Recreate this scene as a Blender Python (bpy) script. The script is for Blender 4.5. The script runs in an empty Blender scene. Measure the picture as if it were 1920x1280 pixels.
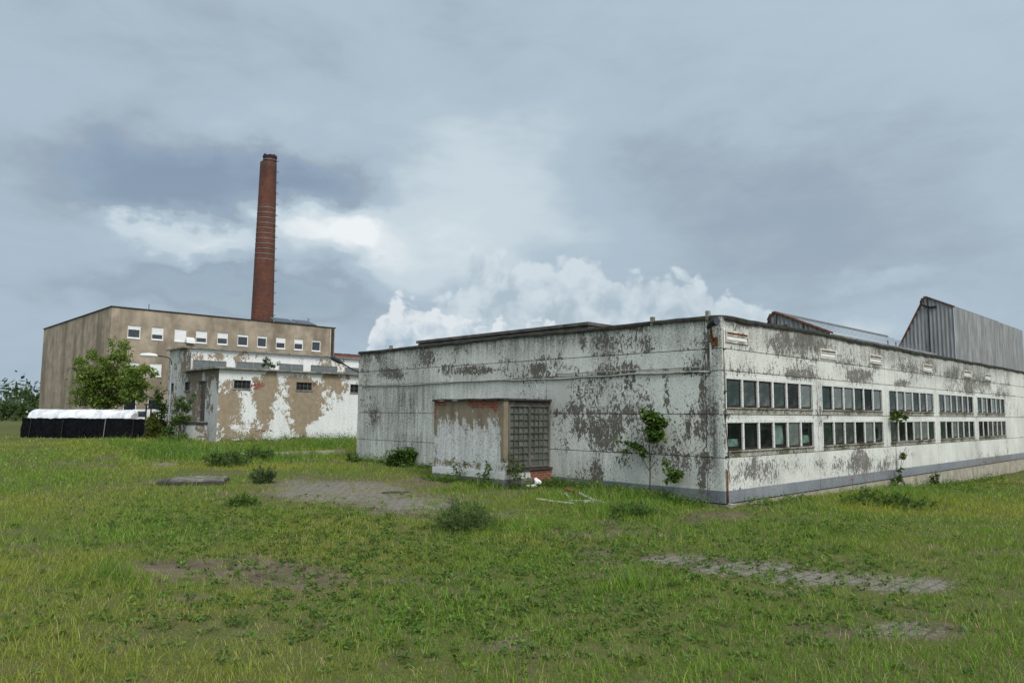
import bpy, math, random
import numpy as np
from mathutils import Matrix, Vector
random.seed(7); rng = np.random.default_rng(11)
scene = bpy.context.scene
COL = scene.collection
R_ = math.radians

# ------------------------------------------------------------------ camera and survey of the place
H, F, PITCH, ROLL, TH = 2.35, 1375.4, 0.0993235, 0.00663943, 0.8041157
fw = np.array([0, math.cos(PITCH), math.sin(PITCH)]); ri0 = np.array([1., 0, 0]); up0 = np.cross(ri0, fw)
ri = math.cos(ROLL)*ri0 + math.sin(ROLL)*up0; up = -math.sin(ROLL)*ri0 + math.cos(ROLL)*up0
CAM = np.array([0, 0, H]); K = np.array([5.7055, 19.8545, 0.])          # K: street corner of the factory
ux = np.array([math.sin(TH), math.cos(TH), 0]); uy = np.array([-math.cos(TH), math.sin(TH), 0])
ANG = math.atan2(ux[1], ux[0])
def ray(a, b): return ri*(a-960)/F - up*(b-640)/F + fw
def hit(a, b, O, n): d = ray(a, b); return CAM + d*(((O-CAM)@n)/(d@n))
def loc(P): q = np.asarray(P)-K; return np.array([q@ux, q@uy, q[2]])
def wld(l): return K + ux*l[0] + uy*l[1] + np.array([0, 0, l[2]])
def on_x(a, b, xo=0.): return loc(hit(a, b, K+ux*xo, ux))               # on the plane x' = xo of the factory grid
def on_y(a, b, yo=0.): return loc(hit(a, b, K+uy*yo, uy))
def at(a, b, Y): return hit(a, b, np.array([0., Y, 0]), np.array([0, 1., 0]))
def pix(P):
    d = np.asarray(P, float)-CAM; w = d@fw
    return 960+F*(d@ri)/w, 640-F*(d@up)/w

def lat(ix, iy, seed):
    h = (ix.astype(np.int64)*374761393 + iy.astype(np.int64)*668265263 + seed*974634761) & 0x7fffffff
    h = ((h ^ (h >> 13))*1274126177) & 0x7fffffff
    return ((h ^ (h >> 16)) & 0xffff)/65535.
def vnoise(x, y, s, seed=0):
    x = np.asarray(x, float)/s; y = np.asarray(y, float)/s
    ix = np.floor(x); iy = np.floor(y); fx = x-ix; fy = y-iy
    fx = fx*fx*(3-2*fx); fy = fy*fy*(3-2*fy)
    a = lat(ix, iy, seed); b = lat(ix+1, iy, seed); c = lat(ix, iy+1, seed); d = lat(ix+1, iy+1, seed)
    return (a*(1-fx)+b*fx)*(1-fy)+(c*(1-fx)+d*fx)*fy
def fbm(x, y, s, seed=0, o=4): return sum(vnoise(x, y, s/2**i, seed+i)*.5**i for i in range(o))/sum(.5**i for i in range(o))
def gz(x, y):                                                          # ground height
    x = np.asarray(x, float); y = np.asarray(y, float)
    lx = (x-K[0])*ux[0]+(y-K[1])*ux[1]; ly = (x-K[0])*uy[0]+(y-K[1])*uy[1]
    z = -.05 + .022*np.clip(ly, 0, 34) - .028*np.clip(lx, 0, 22)*np.clip((14-ly)/14, 0, 1)
    n = (fbm(x, y, 2.5, 5, 3)-.5)*.10*np.clip((np.hypot(x, y)-3)/6, 0, 1)
    return z+n
def gpt(a, b):                                                         # ground point seen at a photo pixel
    z = 0.
    for _ in range(12):
        P = hit(a, b, np.array([0, 0, z]), np.array([0, 0, 1.])); z = float(gz(P[0], P[1]))
    P[2] = z; return P

cd = bpy.data.cameras.new('camera'); co = bpy.data.objects.new('camera', cd); COL.objects.link(co)
cd.sensor_width = 36; cd.lens = 36*F/1920; cd.clip_end = 3000; cd.clip_start = .1
M = Matrix.Identity(4)
for i, v in enumerate((ri, up, -fw)):
    for j in range(3): M[j][i] = v[j]
for j in range(3): M[j][3] = CAM[j]
co.matrix_world = M; scene.camera = co

# ------------------------------------------------------------------ material helpers
def lin(r, g=None, b=None):
    if g is None: r, g, b = r
    f = lambda c: (c/255/12.92 if c/255 <= .04045 else ((c/255+.055)/1.055)**2.4)
    return (f(r), f(g), f(b), 1)
class NT:
    def __init__(s, tree): s.t = tree; s.n = tree.nodes; s.l = tree.links
    def node(s, typ, **kw):
        nd = s.n.new(typ)
        for k, v in kw.items(): setattr(nd, k, v)
        return nd
    def put(s, sock, v):
        if isinstance(v, bpy.types.NodeSocket): s.l.new(v, sock)
        elif v is not None: sock.default_value = v
    def m(s, op, a, b=None, c=None, clamp=False):
        nd = s.node('ShaderNodeMath', operation=op, use_clamp=clamp)
        for i, v in enumerate((a, b, c)):
            if v is not None: s.put(nd.inputs[i], v)
        return nd.outputs[0]
    def vm(s, op, a, b=None, out=0):
        nd = s.node('ShaderNodeVectorMath', operation=op); s.put(nd.inputs[0], a)
        if b is not None: s.put(nd.inputs[1], b)
        return nd.outputs[out]
    def noise(s, vec, scale, detail=4, rough=.55, dist=0., out=0):
        nd = s.node('ShaderNodeTexNoise'); s.put(nd.inputs['Vector'], vec)
        nd.inputs['Scale'].default_value = scale; nd.inputs['Detail'].default_value = detail
        nd.inputs['Roughness'].default_value = rough; nd.inputs['Distortion'].default_value = dist
        return nd.outputs[out]
    def vor(s, vec, scale, detail=0, feat='F1', out='Distance', rand=1., rough=.5):
        nd = s.node('ShaderNodeTexVoronoi', feature=feat); s.put(nd.inputs['Vector'], vec)
        nd.inputs['Scale'].default_value = scale; nd.inputs['Randomness'].default_value = rand
        if detail: nd.inputs['Detail'].default_value = detail; nd.inputs['Roughness'].default_value = rough
        return nd.outputs[out]
    def mix(s, f, a, b, blend='MIX'):
        nd = s.node('ShaderNodeMix', data_type='RGBA', blend_type=blend)
        s.put(nd.inputs[0], f); s.put(nd.inputs[6], a); s.put(nd.inputs[7], b); return nd.outputs[2]
    def step(s, v, lo, hi, smooth=True):
        nd = s.node('ShaderNodeMapRange', interpolation_type='SMOOTHSTEP' if smooth else 'LINEAR')
        s.put(nd.inputs['Value'], v); s.put(nd.inputs['From Min'], lo); s.put(nd.inputs['From Max'], hi); return nd.outputs[0]
    def scale(s, vec, v, l=(0, 0, 0), r=(0, 0, 0)):
        nd = s.node('ShaderNodeMapping'); s.put(nd.inputs['Vector'], vec)
        nd.inputs['Scale'].default_value = v; nd.inputs['Location'].default_value = l; nd.inputs['Rotation'].default_value = r
        return nd.outputs[0]
    def attr(s, name, out='Fac'): nd = s.node('ShaderNodeAttribute', attribute_name=name); return nd.outputs[out]
    def obj(s): return s.node('ShaderNodeTexCoord').outputs['Object']
    def bump(s, h, strength=.5, dist=.01, normal=None):
        nd = s.node('ShaderNodeBump'); s.put(nd.inputs['Height'], h)
        nd.inputs['Strength'].default_value = strength; nd.inputs['Distance'].default_value = dist
        if normal is not None: s.put(nd.inputs['Normal'], normal)
        return nd.outputs[0]
def new_mat(name):
    m = bpy.data.materials.new(name); m.use_nodes = True
    t = NT(m.node_tree); p = m.node_tree.nodes['Principled BSDF']; return m, t, p
def mat_plain(name, c, rough=.8, var=.25, scale=6, bump=.2, metal=0., stain=None, spec=.3):
    m, t, p = new_mat(name); v = t.obj()
    n = t.noise(v, scale, 5, .6); n2 = t.noise(t.scale(v, (1, 1, .25)), scale*.5, 4, .6)
    c = tuple(c)[:3]+(1,)
    d = tuple(x*(1-var) for x in c[:3])+(1,); l = tuple(min(1, x*(1+var)) for x in c[:3])+(1,)
    col = t.mix(t.step(n, .3, .7), d, l)
    if stain: col = t.mix(t.m('MULTIPLY', t.step(n2, .46, .68), .85), col, stain)
    t.put(p.inputs['Base Color'], col); p.inputs['Roughness'].default_value = rough; p.inputs['Metallic'].default_value = metal
    p.inputs['Specular IOR Level'].default_value = spec
    if bump: t.put(p.inputs['Normal'], t.bump(t.noise(v, scale*8, 3), bump, .01))
    return m
def brick_col(t, v2, c1, c2, mortar, sc=1.):
    b = t.node('ShaderNodeTexBrick'); t.put(b.inputs['Vector'], v2)
    b.inputs['Color1'].default_value = c1; b.inputs['Color2'].default_value = c2; b.inputs['Mortar'].default_value = mortar
    b.inputs['Scale'].default_value = sc; b.inputs['Brick Width'].default_value = .25; b.inputs['Row Height'].default_value = .075
    b.inputs['Mortar Size'].default_value = .008; b.inputs['Mortar Smooth'].default_value = .3; b.inputs['Bias'].default_value = 0.
    return b.outputs['Color'], b.outputs['Fac']
def mat_peel(name, paint, sub, flake=(7, .5), thr=.5, sub2=None, brick=False, band=None, grime_c=(.10, .105, .095, 1), sharp=.012, dirty=.25, streak=.75):
    """old paint flaking off: 'peel' says how far it has come off at a place, 'grime' how mouldy and contact-darkened it is, 'brick' where render fell off"""
    m, t, p = new_mat(name); v = t.obj()
    geo = t.node('ShaderNodeNewGeometry'); sep = t.node('ShaderNodeSeparateXYZ'); t.put(sep.inputs[0], v)
    peel, grime = t.attr('peel'), t.attr('grime')
    sv = t.scale(v, (1, 1, flake[1]))
    n1 = t.noise(sv, flake[0], 5, .6, .9); n2 = t.noise(sv, flake[0]*.28, 3, .55, .4); n3 = t.noise(t.scale(v, (1, 1, .7)), flake[0]*2., 3, .55, .9)
    h = t.m('ADD', t.m('MULTIPLY', n1, .50), t.m('ADD', t.m('MULTIPLY', n2, .18), t.m('MULTIPLY', n3, .32)))
    val = t.m('ADD', h, t.m('MULTIPLY', peel, .36))
    mask = t.step(val, thr+.13, thr+.13+sharp)
    edge = t.m('MULTIPLY', t.step(val, thr+.085, thr+.13), .35)                       # lifted, dirty rim of a flake
    if band is not None:                                                             # painted plinth band along the foot
        bz = t.m('LESS_THAN', sep.outputs[2], .355)
        wav = t.noise(v, 2.2, 3); paint_c = t.mix(bz, paint, t.mix(t.step(wav, .3, .75), band, tuple(x*.72 for x in band[:3])+(1,)))
    else: paint_c = paint
    big = t.noise(v, .55, 4, .6); fine = t.noise(v, 45, 3)
    pc = t.mix(t.m('MULTIPLY', t.step(big, .35, .75), dirty), paint_c, (.36, .37, .34, 1))
    pc = t.mix(t.m('MULTIPLY', t.step(fine, .35, .75), .12), pc, (.2, .2, .18, 1))
    st = t.noise(t.scale(v, (1, 1, .10)), 5.5, 5, .65); mould = t.noise(v, 9, 6, .7)
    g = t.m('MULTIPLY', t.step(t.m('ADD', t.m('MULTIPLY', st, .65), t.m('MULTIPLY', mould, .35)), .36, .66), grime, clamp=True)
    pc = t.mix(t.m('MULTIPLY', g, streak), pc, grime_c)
    dots = t.step(t.m('ADD', t.noise(v, 26, 4, .7, .5), t.m('MULTIPLY', grime, .09)), .60, .64)   # black mould specks
    pc = t.mix(t.m('MULTIPLY', dots, .8), pc, (.075, .078, .07, 1))
    pc = t.mix(edge, pc, (.27, .265, .24, 1))
    sn = t.noise(v, 3, 6, .65); s2 = sub2 or tuple(x*.62 for x in sub[:3])+(1,)
    sc = t.mix(t.step(sn, .3, .72), sub, s2); sc = t.mix(t.m('MULTIPLY', t.step(fine, .4, .7), .25), sc, tuple(x*.5 for x in sub[:3])+(1,))
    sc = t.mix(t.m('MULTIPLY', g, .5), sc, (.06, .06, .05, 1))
    col = t.mix(mask, pc, sc)
    hgt = t.m('SUBTRACT', t.m('MULTIPLY', fine, .12), mask)
    if brick:
        bm = t.step(t.m('ADD', t.attr('brick'), t.m('MULTIPLY', t.m('SUBTRACT', h, .5), 3.0)), .5, .53)
        cmb = t.node('ShaderNodeCombineXYZ'); t.put(cmb.inputs[0], t.m('ADD', sep.outputs[0], sep.outputs[1])); t.put(cmb.inputs[1], sep.outputs[2])
        bc, bf = brick_col(t, cmb.outputs[0], (.30, .075, .04, 1), (.19, .05, .03, 1), (.30, .26, .21, 1))
        bc = t.mix(t.m('MULTIPLY', t.step(n1, .4, .7), .6), bc, (.13, .07, .05, 1))
        col = t.mix(bm, col, bc); hgt = t.m('SUBTRACT', hgt, t.m('MULTIPLY', bm, t.m('ADD', 1.5, bf)))
    t.put(p.inputs['Base Color'], col); p.inputs['Roughness'].default_value = .88; p.inputs['Specular IOR Level'].default_value = .2
    t.put(p.inputs['Normal'], t.bump(hgt, .55, .006)); return m

WHITE = (.70, .725, .70, 1)
MAT = {}
MAT['wall_shadeside'] = mat_peel('flaking white paint on grey concrete', (.715, .735, .69, 1), (.165, .155, .135, 1), (10, .6), .405, band=(.19, .215, .26, 1), dirty=.6, streak=.9)
MAT['wall_street'] = mat_peel('white paint with grey flakes', (.735, .745, .70, 1), (.22, .21, .19, 1), (10.5, .5), .405, band=(.24, .265, .31, 1), dirty=.42)
MAT['surround'] = mat_peel('white window concrete', (.74, .76, .735, 1), (.24, .225, .19, 1), (9, .8), .5, dirty=.2)
MAT['sill'] = mat_peel('mossy concrete sill', (.55, .54, .47, 1), (.16, .15, .09, 1), (7, 1.6), .44, sub2=(.09, .085, .045, 1), dirty=.6, grime_c=(.09, .085, .05, 1))
MAT['render_tan'] = mat_peel('white limewash over tan render', (.82, .84, .83, 1), (.365, .295, .21, 1), (6, .8), .40, sub2=(.27, .215, .15, 1), brick=True, dirty=.12, streak=.5)
MAT['render_grey'] = mat_peel('white paint over grey brown render', (.56, .58, .57, 1), (.235, .20, .155, 1), (4.2, .7), .36, sub2=(.15, .13, .10, 1), dirty=.5, brick=True)
MAT['bay'] = mat_peel('white paint over tan render and brick', (.68, .70, .69, 1), (.285, .235, .165, 1), (11, .45), .40, sub2=(.21, .17, .12, 1), brick=True, dirty=.3, grime_c=(.05, .05, .045, 1))
MAT['bay_plinth'] = mat_peel('white and grey bay plinth', (.66, .68, .67, 1), (.27, .24, .19, 1), (9, .6), .47, brick=True, band=(.17, .17, .155, 1), dirty=.5)
MAT['office'] = mat_plain('weathered beige office render', (.345, .285, .22), .92, .26, .8, .25, stain=(.17, .14, .105, 1))
MAT['felt'] = mat_plain('dark roofing felt', (.026, .025, .022), .9, .5, 5, .5, stain=(.045, .048, .026, 1))
MAT['fascia'] = mat_plain('weathered brown fascia', (.085, .078, .068), .8, .35, 3, .3, stain=(.16, .15, .13, 1))
MAT['concrete'] = mat_plain('rough grey concrete', (.25, .24, .215), .92, .3, 4, .6, stain=(.10, .105, .07, 1))
MAT['mossy_slab'] = mat_plain('mossy broken concrete', (.17, .165, .14), .95, .45, 5, .8, stain=(.06, .065, .03, 1))
MAT['foundation'] = mat_plain('beige foundation concrete', (.36, .33, .27), .92, .2, 3, .4, stain=(.2, .19, .14, 1))
MAT['dark_concrete'] = mat_plain('blackened concrete', (.05, .047, .042), .9, .4, 6, .6)
MAT['frame_brown'] = mat_plain('old red brown window wood', (.032, .017, .015), .65, .4, 14, .2, stain=(.06, .045, .04, 1))
MAT['white_metal'] = mat_plain('white lacquered metal', (.74, .75, .75), .45, .06, 3, 0)
MAT['pvc'] = mat_plain('white plastic window frame', (.80, .81, .81), .4, .04, 3, 0)
MAT['blind'] = mat_plain('white roller shutter', (.78, .79, .79), .6, .05, 8, 0)
MAT['rust'] = mat_plain('rusty iron', (.17, .075, .035), .85, .5, 12, .5, stain=(.07, .04, .03, 1))
MAT['dark_metal'] = mat_plain('dark metal', (.022, .022, .024), .55, .3, 10, .1)
MAT['grey_metal'] = mat_plain('dull grey metal', (.25, .26, .27), .55, .15, 6, .1, metal=.4)
MAT['conduit'] = mat_plain('painted conduit', (.34, .345, .32), .8, .25, 9, .3, stain=(.2, .18, .15, 1))
MAT['vent'] = mat_plain('white vent with rust', (.62, .62, .57), .8, .15, 5, .2, stain=(.24, .13, .07, 1))
MAT['interior'] = mat_plain('dim interior', (.24, .27, .25), .95, .3, 1.2, 0)
MAT['curtain'] = mat_plain('pale curtain', (.72, .78, .78), .9, .2, 4, .1)
MAT['paper'] = mat_plain('crumpled plastic sheet', (.86, .88, .88), .6, .2, 3, .2)
MAT['netting'] = mat_plain('black shade netting', (.008, .009, .010), 1., .5, 9, 0, spec=0.)
MAT['tarp'] = mat_plain('white tarpaulin', (.74, .76, .78), .6, .12, 3, 0, stain=(.42, .44, .46, 1))
MAT['red_paint'] = mat_plain('red vehicle paint', (.36, .03, .025), .4, .15, 4, 0)
MAT['rubber'] = mat_plain('black rubber', (.02, .02, .02), .8, .2, 8, .1)
MAT['timber_white'] = mat_plain('peeling white painted board', (.52, .51, .47), .85, .2, 9, .3, stain=(.30, .25, .2, 1))
MAT['timber_red'] = mat_plain('dull red painted board', (.19, .055, .04), .85, .35, 8, .3)
MAT['plaster'] = mat_plain('white plaster lump', (.82, .83, .84), .8, .08, 6, .3)
MAT['bark'] = mat_plain('grey brown bark', (.10, .08, .058), .9, .4, 15, .5)
MAT['stem'] = mat_plain('green stem', (.085, .11, .04), .8, .3, 12, .1)
MAT['tile'] = mat_plain('red roof tiles', (.11, .045, .036), .85, .4, 2.5, .4)
MAT['solar'] = mat_plain('dark solar glass', (.012, .016, .028), .15, .2, 2, 0, spec=.6)
MAT['poppy'] = mat_plain('red petals', (.65, .02, .015), .7, .1, 8, 0)
MAT['street_wall_far'] = mat_plain('pale far wall', (.5, .46, .4), .9, .1, 1, .1)

def mat_glass(name, tint=(.75, .83, .80, 1), see=.8, rough=.04, dirt=.35, body=(.055, .07, .066, 1)):
    m, t, p = new_mat(name); v = t.obj()
    out = [n for n in t.n if n.type == 'OUTPUT_MATERIAL'][0]
    p.inputs['Base Color'].default_value = body; p.inputs['Roughness'].default_value = rough; p.inputs['Specular IOR Level'].default_value = .75
    nz = t.noise(v, 1.3, 3); t.put(p.inputs['Normal'], t.bump(nz, .12, .06))
    dm = t.m('MULTIPLY', t.step(t.noise(v, 3.5, 5, .65), .4, .8), dirt)
    t.put(p.inputs['Base Color'], t.mix(dm, body, (.24, .25, .23, 1)))
    tr = t.node('ShaderNodeBsdfTransparent'); tr.inputs[0].default_value = tint
    mx = t.node('ShaderNodeMixShader'); t.put(mx.inputs[0], t.m('MULTIPLY', t.m('SUBTRACT', 1., dm), see))
    t.l.new(p.outputs[0], mx.inputs[1]); t.l.new(tr.outputs[0], mx.inputs[2]); t.l.new(mx.outputs[0], out.inputs[0]); return m
MAT['pane'] = mat_glass('dusty window glass', see=.7, dirt=.55, rough=.08, body=(.085, .105, .10, 1))
MAT['pane_pale'] = mat_glass('dust greyed window glass', see=.4, dirt=.8, rough=.15, body=(.16, .19, .18, 1))
MAT['pane_green'] = mat_glass('old window glass with painted green reflection', (.62, .78, .70, 1), .7, .03, .3, (.04, .07, .058, 1))  # greenish reflection is put into the body colour and tint
MAT['pane_dark'] = mat_glass('dark window glass', see=.85, dirt=.2, body=(.02, .026, .028, 1))
MAT['office_glass'] = mat_glass('dark office glass', see=.0, body=(.018, .025, .034, 1), dirt=.1)
MAT['strip_glass'] = mat_glass('grey strip glass', see=.0, body=(.12, .135, .14, 1), dirt=.5, rough=.25)
def mat_block():
    m, t, p = new_mat('old wired glass blocks'); v = t.obj(); cell = t.attr('cell')
    c = t.mix(cell, (.085, .105, .088, 1), (.15, .172, .148, 1)); n = t.noise(v, 7, 4)
    t.put(p.inputs['Base Color'], t.mix(t.m('MULTIPLY', t.step(n, .4, .75), .6), c, (.10, .105, .085, 1)))
    p.inputs['Roughness'].default_value = .35; p.inputs['Specular IOR Level'].default_value = .5
    t.put(p.inputs['Normal'], t.bump(t.noise(v, 30, 2), .25, .01)); return m
MAT['block'] = mat_block()
def mat_corr():
    m, t, p = new_mat('grey corrugated fibre cement'); v = t.obj(); n = t.noise(t.scale(v, (1, 1, .15)), 5, 4)
    t.put(p.inputs['Base Color'], t.mix(t.step(n, .3, .75), (.17, .18, .185, 1), (.32, .33, .33, 1))); p.inputs['Roughness'].default_value = .85; return m
MAT['corrugated'] = mat_corr()
def mat_wire():
    m, t, p = new_mat('sloping wired roof glass'); v = t.obj()
    n = t.noise(v, 1.5, 3); t.put(p.inputs['Base Color'], (.5, .56, .6, 1)); return m
MAT['wire_glass'] = mat_glass('sloping wired roof glass', (.98, .99, 1., 1), .97, .05, .05, (.35, .4, .42, 1))
def mat_stack():
    m, t, p = new_mat('weathered chimney brick'); v = t.obj()
    sep = t.node('ShaderNodeSeparateXYZ'); t.put(sep.inputs[0], v)
    ang = t.m('MULTIPLY', t.m('ARCTAN2', sep.outputs[1], sep.outputs[0]), 1.3)
    c = t.node('ShaderNodeCombineXYZ'); t.put(c.inputs[0], ang); t.put(c.inputs[1], sep.outputs[2])
    bc, bf = brick_col(t, c.outputs[0], (.175, .058, .033, 1), (.10, .034, .022, 1), (.10, .06, .045, 1), .55)
    n = t.noise(t.scale(v, (1, 1, .5)), 1.1, 6, .65); bc = t.mix(t.m('MULTIPLY', t.step(n, .38, .72), .6), bc, (.055, .026, .02, 1))
    soot = t.step(t.m('ADD', sep.outputs[2], t.m('MULTIPLY', n, 5)), 34.5, 38.5)
    bc = t.mix(t.m('MULTIPLY', soot, .75), bc, (.028, .017, .015, 1))
    t.put(p.inputs['Base Color'], bc); p.inputs['Roughness'].default_value = .92
    t.put(p.inputs['Normal'], t.bump(t.m('ADD', t.m('MULTIPLY', bf, -1.), n), .5, .03)); return m
MAT['stack'] = mat_stack()
def mat_leaf(name, bright=1., trans=.35):
    m, t, p = new_mat(name); out = [n for n in t.n if n.type == 'OUTPUT_MATERIAL'][0]
    c = t.attr('col', 'Color')
    if bright != 1: c = t.mix(1., c, (bright, bright, bright, 1), 'MULTIPLY')
    t.put(p.inputs['Base Color'], c); p.inputs['Roughness'].default_value = .6; p.inputs['Specular IOR Level'].default_value = .25
    tl = t.node('ShaderNodeBsdfTranslucent'); t.put(tl.inputs[0], t.mix(1., c, (1.1, 1.15, .5, 1), 'MULTIPLY'))
    mx = t.node('ShaderNodeMixShader'); mx.inputs[0].default_value = trans
    t.l.new(p.outputs[0], mx.inputs[1]); t.l.new(tl.outputs[0], mx.inputs[2]); t.l.new(mx.outputs[0], out.inputs[0]); return m
MAT['leaf'] = mat_leaf('leaves'); MAT['grass'] = mat_leaf('grass blades', 1., .3)
def mat_ground():
    m, t, p = new_mat('patchy turf, soil and old paving'); v = t.node('ShaderNodeTexCoord').outputs['Object']
    bare, pav = t.attr('bare'), t.attr('paver')
    n = t.noise(v, 1.3, 6, .65); f = t.noise(v, 14, 5, .65); ff = t.noise(v, 60, 3)
    turf = t.mix(t.step(f, .3, .7), (.045, .06, .014, 1), (.09, .115, .025, 1)); turf = t.mix(t.m('MULTIPLY', t.step(t.noise(v, 38, 4, .7), .42, .62), .75), turf, (.15, .165, .045, 1)); turf = t.mix(t.m('MULTIPLY', t.step(t.noise(v, 27, 4, .7), .54, .66), .7), turf, (.03, .032, .014, 1)); turf = t.mix(t.step(n, .4, .75), turf, (.11, .095, .05, 1))
    soil = t.mix(t.step(n, .3, .7), (.085, .066, .044, 1), (.155, .125, .088, 1)); soil = t.mix(t.m('MULTIPLY', t.step(ff, .52, .72), .5), soil, (.25, .225, .18, 1)); soil = t.mix(t.m('MULTIPLY', t.step(t.noise(v, 5, 6, .7), .5, .68), .7), soil, (.075, .085, .026, 1))
    b = t.node('ShaderNodeTexBrick'); t.put(b.inputs['Vector'], t.scale(v, (1, 1, 1), r=(0, 0, -ANG)))
    b.inputs['Color1'].default_value = (.235, .215, .185, 1); b.inputs['Color2'].default_value = (.165, .155, .135, 1); b.inputs['Mortar'].default_value = (.055, .062, .03, 1)
    b.inputs['Scale'].default_value = 1; b.inputs['Brick Width'].default_value = .32; b.inputs['Row Height'].default_value = .19; b.inputs['Mortar Size'].default_value = .022; b.inputs['Mortar Smooth'].default_value = .5
    pc = t.mix(t.m('ADD', .42, t.m('MULTIPLY', t.step(f, .35, .7), .55)), b.outputs['Color'], t.mix(t.step(ff, .35, .65), (.135, .12, .095, 1), (.27, .25, .215, 1))); pc = t.mix(t.m('MULTIPLY', t.step(t.noise(v, 4.2, 6, .7), .52, .66), .8), pc, (.075, .082, .03, 1))
    pm = t.step(t.m('ADD', pav, t.m('MULTIPLY', t.m('SUBTRACT', f, .5), .9)), .38, .62)
    soil = t.mix(pm, soil, pc)
    bm = t.step(t.m('ADD', bare, t.m('MULTIPLY', t.m('SUBTRACT', f, .5), .8)), .3, .6)
    t.put(p.inputs['Base Color'], t.mix(bm, turf, soil)); p.inputs['Roughness'].default_value = .95; p.inputs['Specular IOR Level'].default_value = .15
    hh = t.m('ADD', t.m('MULTIPLY', f, .6), t.m('ADD', t.m('MULTIPLY', ff, .25), t.m('MULTIPLY', t.m('MULTIPLY', b.outputs['Fac'], pm), -.8)))
    t.put(p.inputs['Normal'], t.bump(hh, .8, .03)); return m
MAT['ground'] = mat_ground()

# ------------------------------------------------------------------ mesh helpers
class MB:
    def __init__(s): s.v = []; s.f = []; s.a = {}; s.sm = False
    def add(s, vs, fs):
        o = len(s.v); s.v += [tuple(map(float, p)) for p in vs]; s.f += [tuple(i+o for i in f) for f in fs]; return o
    def box(s, x0, x1, y0, y1, z0, z1):
        return s.add([(x0,y0,z0),(x1,y0,z0),(x1,y1,z0),(x0,y1,z0),(x0,y0,z1),(x1,y0,z1),(x1,y1,z1),(x0,y1,z1)],
              [(0,3,2,1),(4,5,6,7),(0,1,5,4),(1,2,6,5),(2,3,7,6),(3,0,4,7)])
    def quad(s, *p): return s.add(p, [tuple(range(len(p)))])
    def tube(s, pts, r, n=7, cap=True):
        pts = [Vector(p) for p in pts]; rs = r if hasattr(r, '__len__') else [r]*len(pts); vs = []; fs = []
        prev = None
        for i, p in enumerate(pts):
            d = (pts[min(i+1, len(pts)-1)]-pts[max(i-1, 0)]).normalized()
            a = d.cross(Vector((0, 0, 1)) if abs(d.z) < .9 else Vector((1, 0, 0))).normalized()
            if prev is not None: a = (prev-d*prev.dot(d)).normalized()
            prev = a; b = d.cross(a)
            for k in range(n): q = p+(a*math.cos(k*2*math.pi/n)+b*math.sin(k*2*math.pi/n))*rs[i]; vs.append(q)
        for i in range(len(pts)-1):
            for k in range(n): fs.append((i*n+k, i*n+(k+1) % n, (i+1)*n+(k+1) % n, (i+1)*n+k))
        if cap: fs += [tuple(range(n))[::-1], tuple(range((len(pts)-1)*n, len(pts)*n))]
        return s.add(vs, fs)
    def lathe(s, prof, n=32, c=(0, 0)):
        vs = []; fs = []
        for r, z in prof:
            for k in range(n): vs.append((c[0]+r*math.cos(2*math.pi*k/n), c[1]+r*math.sin(2*math.pi*k/n), z))
        for i in range(len(prof)-1):
            for k in range(n): fs.append((i*n+k, i*n+(k+1) % n, (i+1)*n+(k+1) % n, (i+1)*n+k))
        return s.add(vs, fs)
    def grid(s, P, nu, nv):                                              # P(u,v) -> point, u,v in 0..1
        vs = [P(i/nu, j/nv) for j in range(nv+1) for i in range(nu+1)]
        return s.add(vs, [(j*(nu+1)+i, j*(nu+1)+i+1, (j+1)*(nu+1)+i+1, (j+1)*(nu+1)+i) for j in range(nv) for i in range(nu)])
    def build(s, name, mat, parent=None, smooth=False, fn=None):
        me = bpy.data.meshes.new(name); me.from_pydata(s.v, [], s.f); me.update()
        if smooth: me.polygons.foreach_set('use_smooth', [True]*len(me.polygons))
        me.materials.append(MAT[mat] if isinstance(mat, str) else mat)
        if fn:                                                           # wear attributes from local position
            for k, vals in fn(np.array(s.v)).items():
                a = me.attributes.new(k, 'FLOAT', 'POINT'); a.data.foreach_set('value', np.asarray(vals, np.float32))
        return link(name, me, parent)
def link(name, me, parent=None):
    o = bpy.data.objects.new(name, me); COL.objects.link(o)
    if parent is not None: o.parent = parent
    return o
def tag(o, label=None, cat=None, group=None, kind=None):
    for k, v in (('label', label), ('category', cat), ('group', group), ('kind', kind)):
        if v: o[k] = v
    return o
def thing(name, label, cat, P=(0, 0, 0), rot=0., group=None):
    o = bpy.data.objects.new(name, None); COL.objects.link(o); o.empty_display_size = .2
    o.location = tuple(map(float, P)); o.rotation_euler = (0, 0, rot); return tag(o, label, cat, group)
def put(name, me, parent, p, rotz=0.):
    o = link(name, me, parent); o.location = tuple(map(float, p)); o.rotation_euler = (0, 0, rotz); return o
def grow(P, n):                                                          # bulk mesh: P (N,k,3) polygons of k verts
    pass
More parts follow.
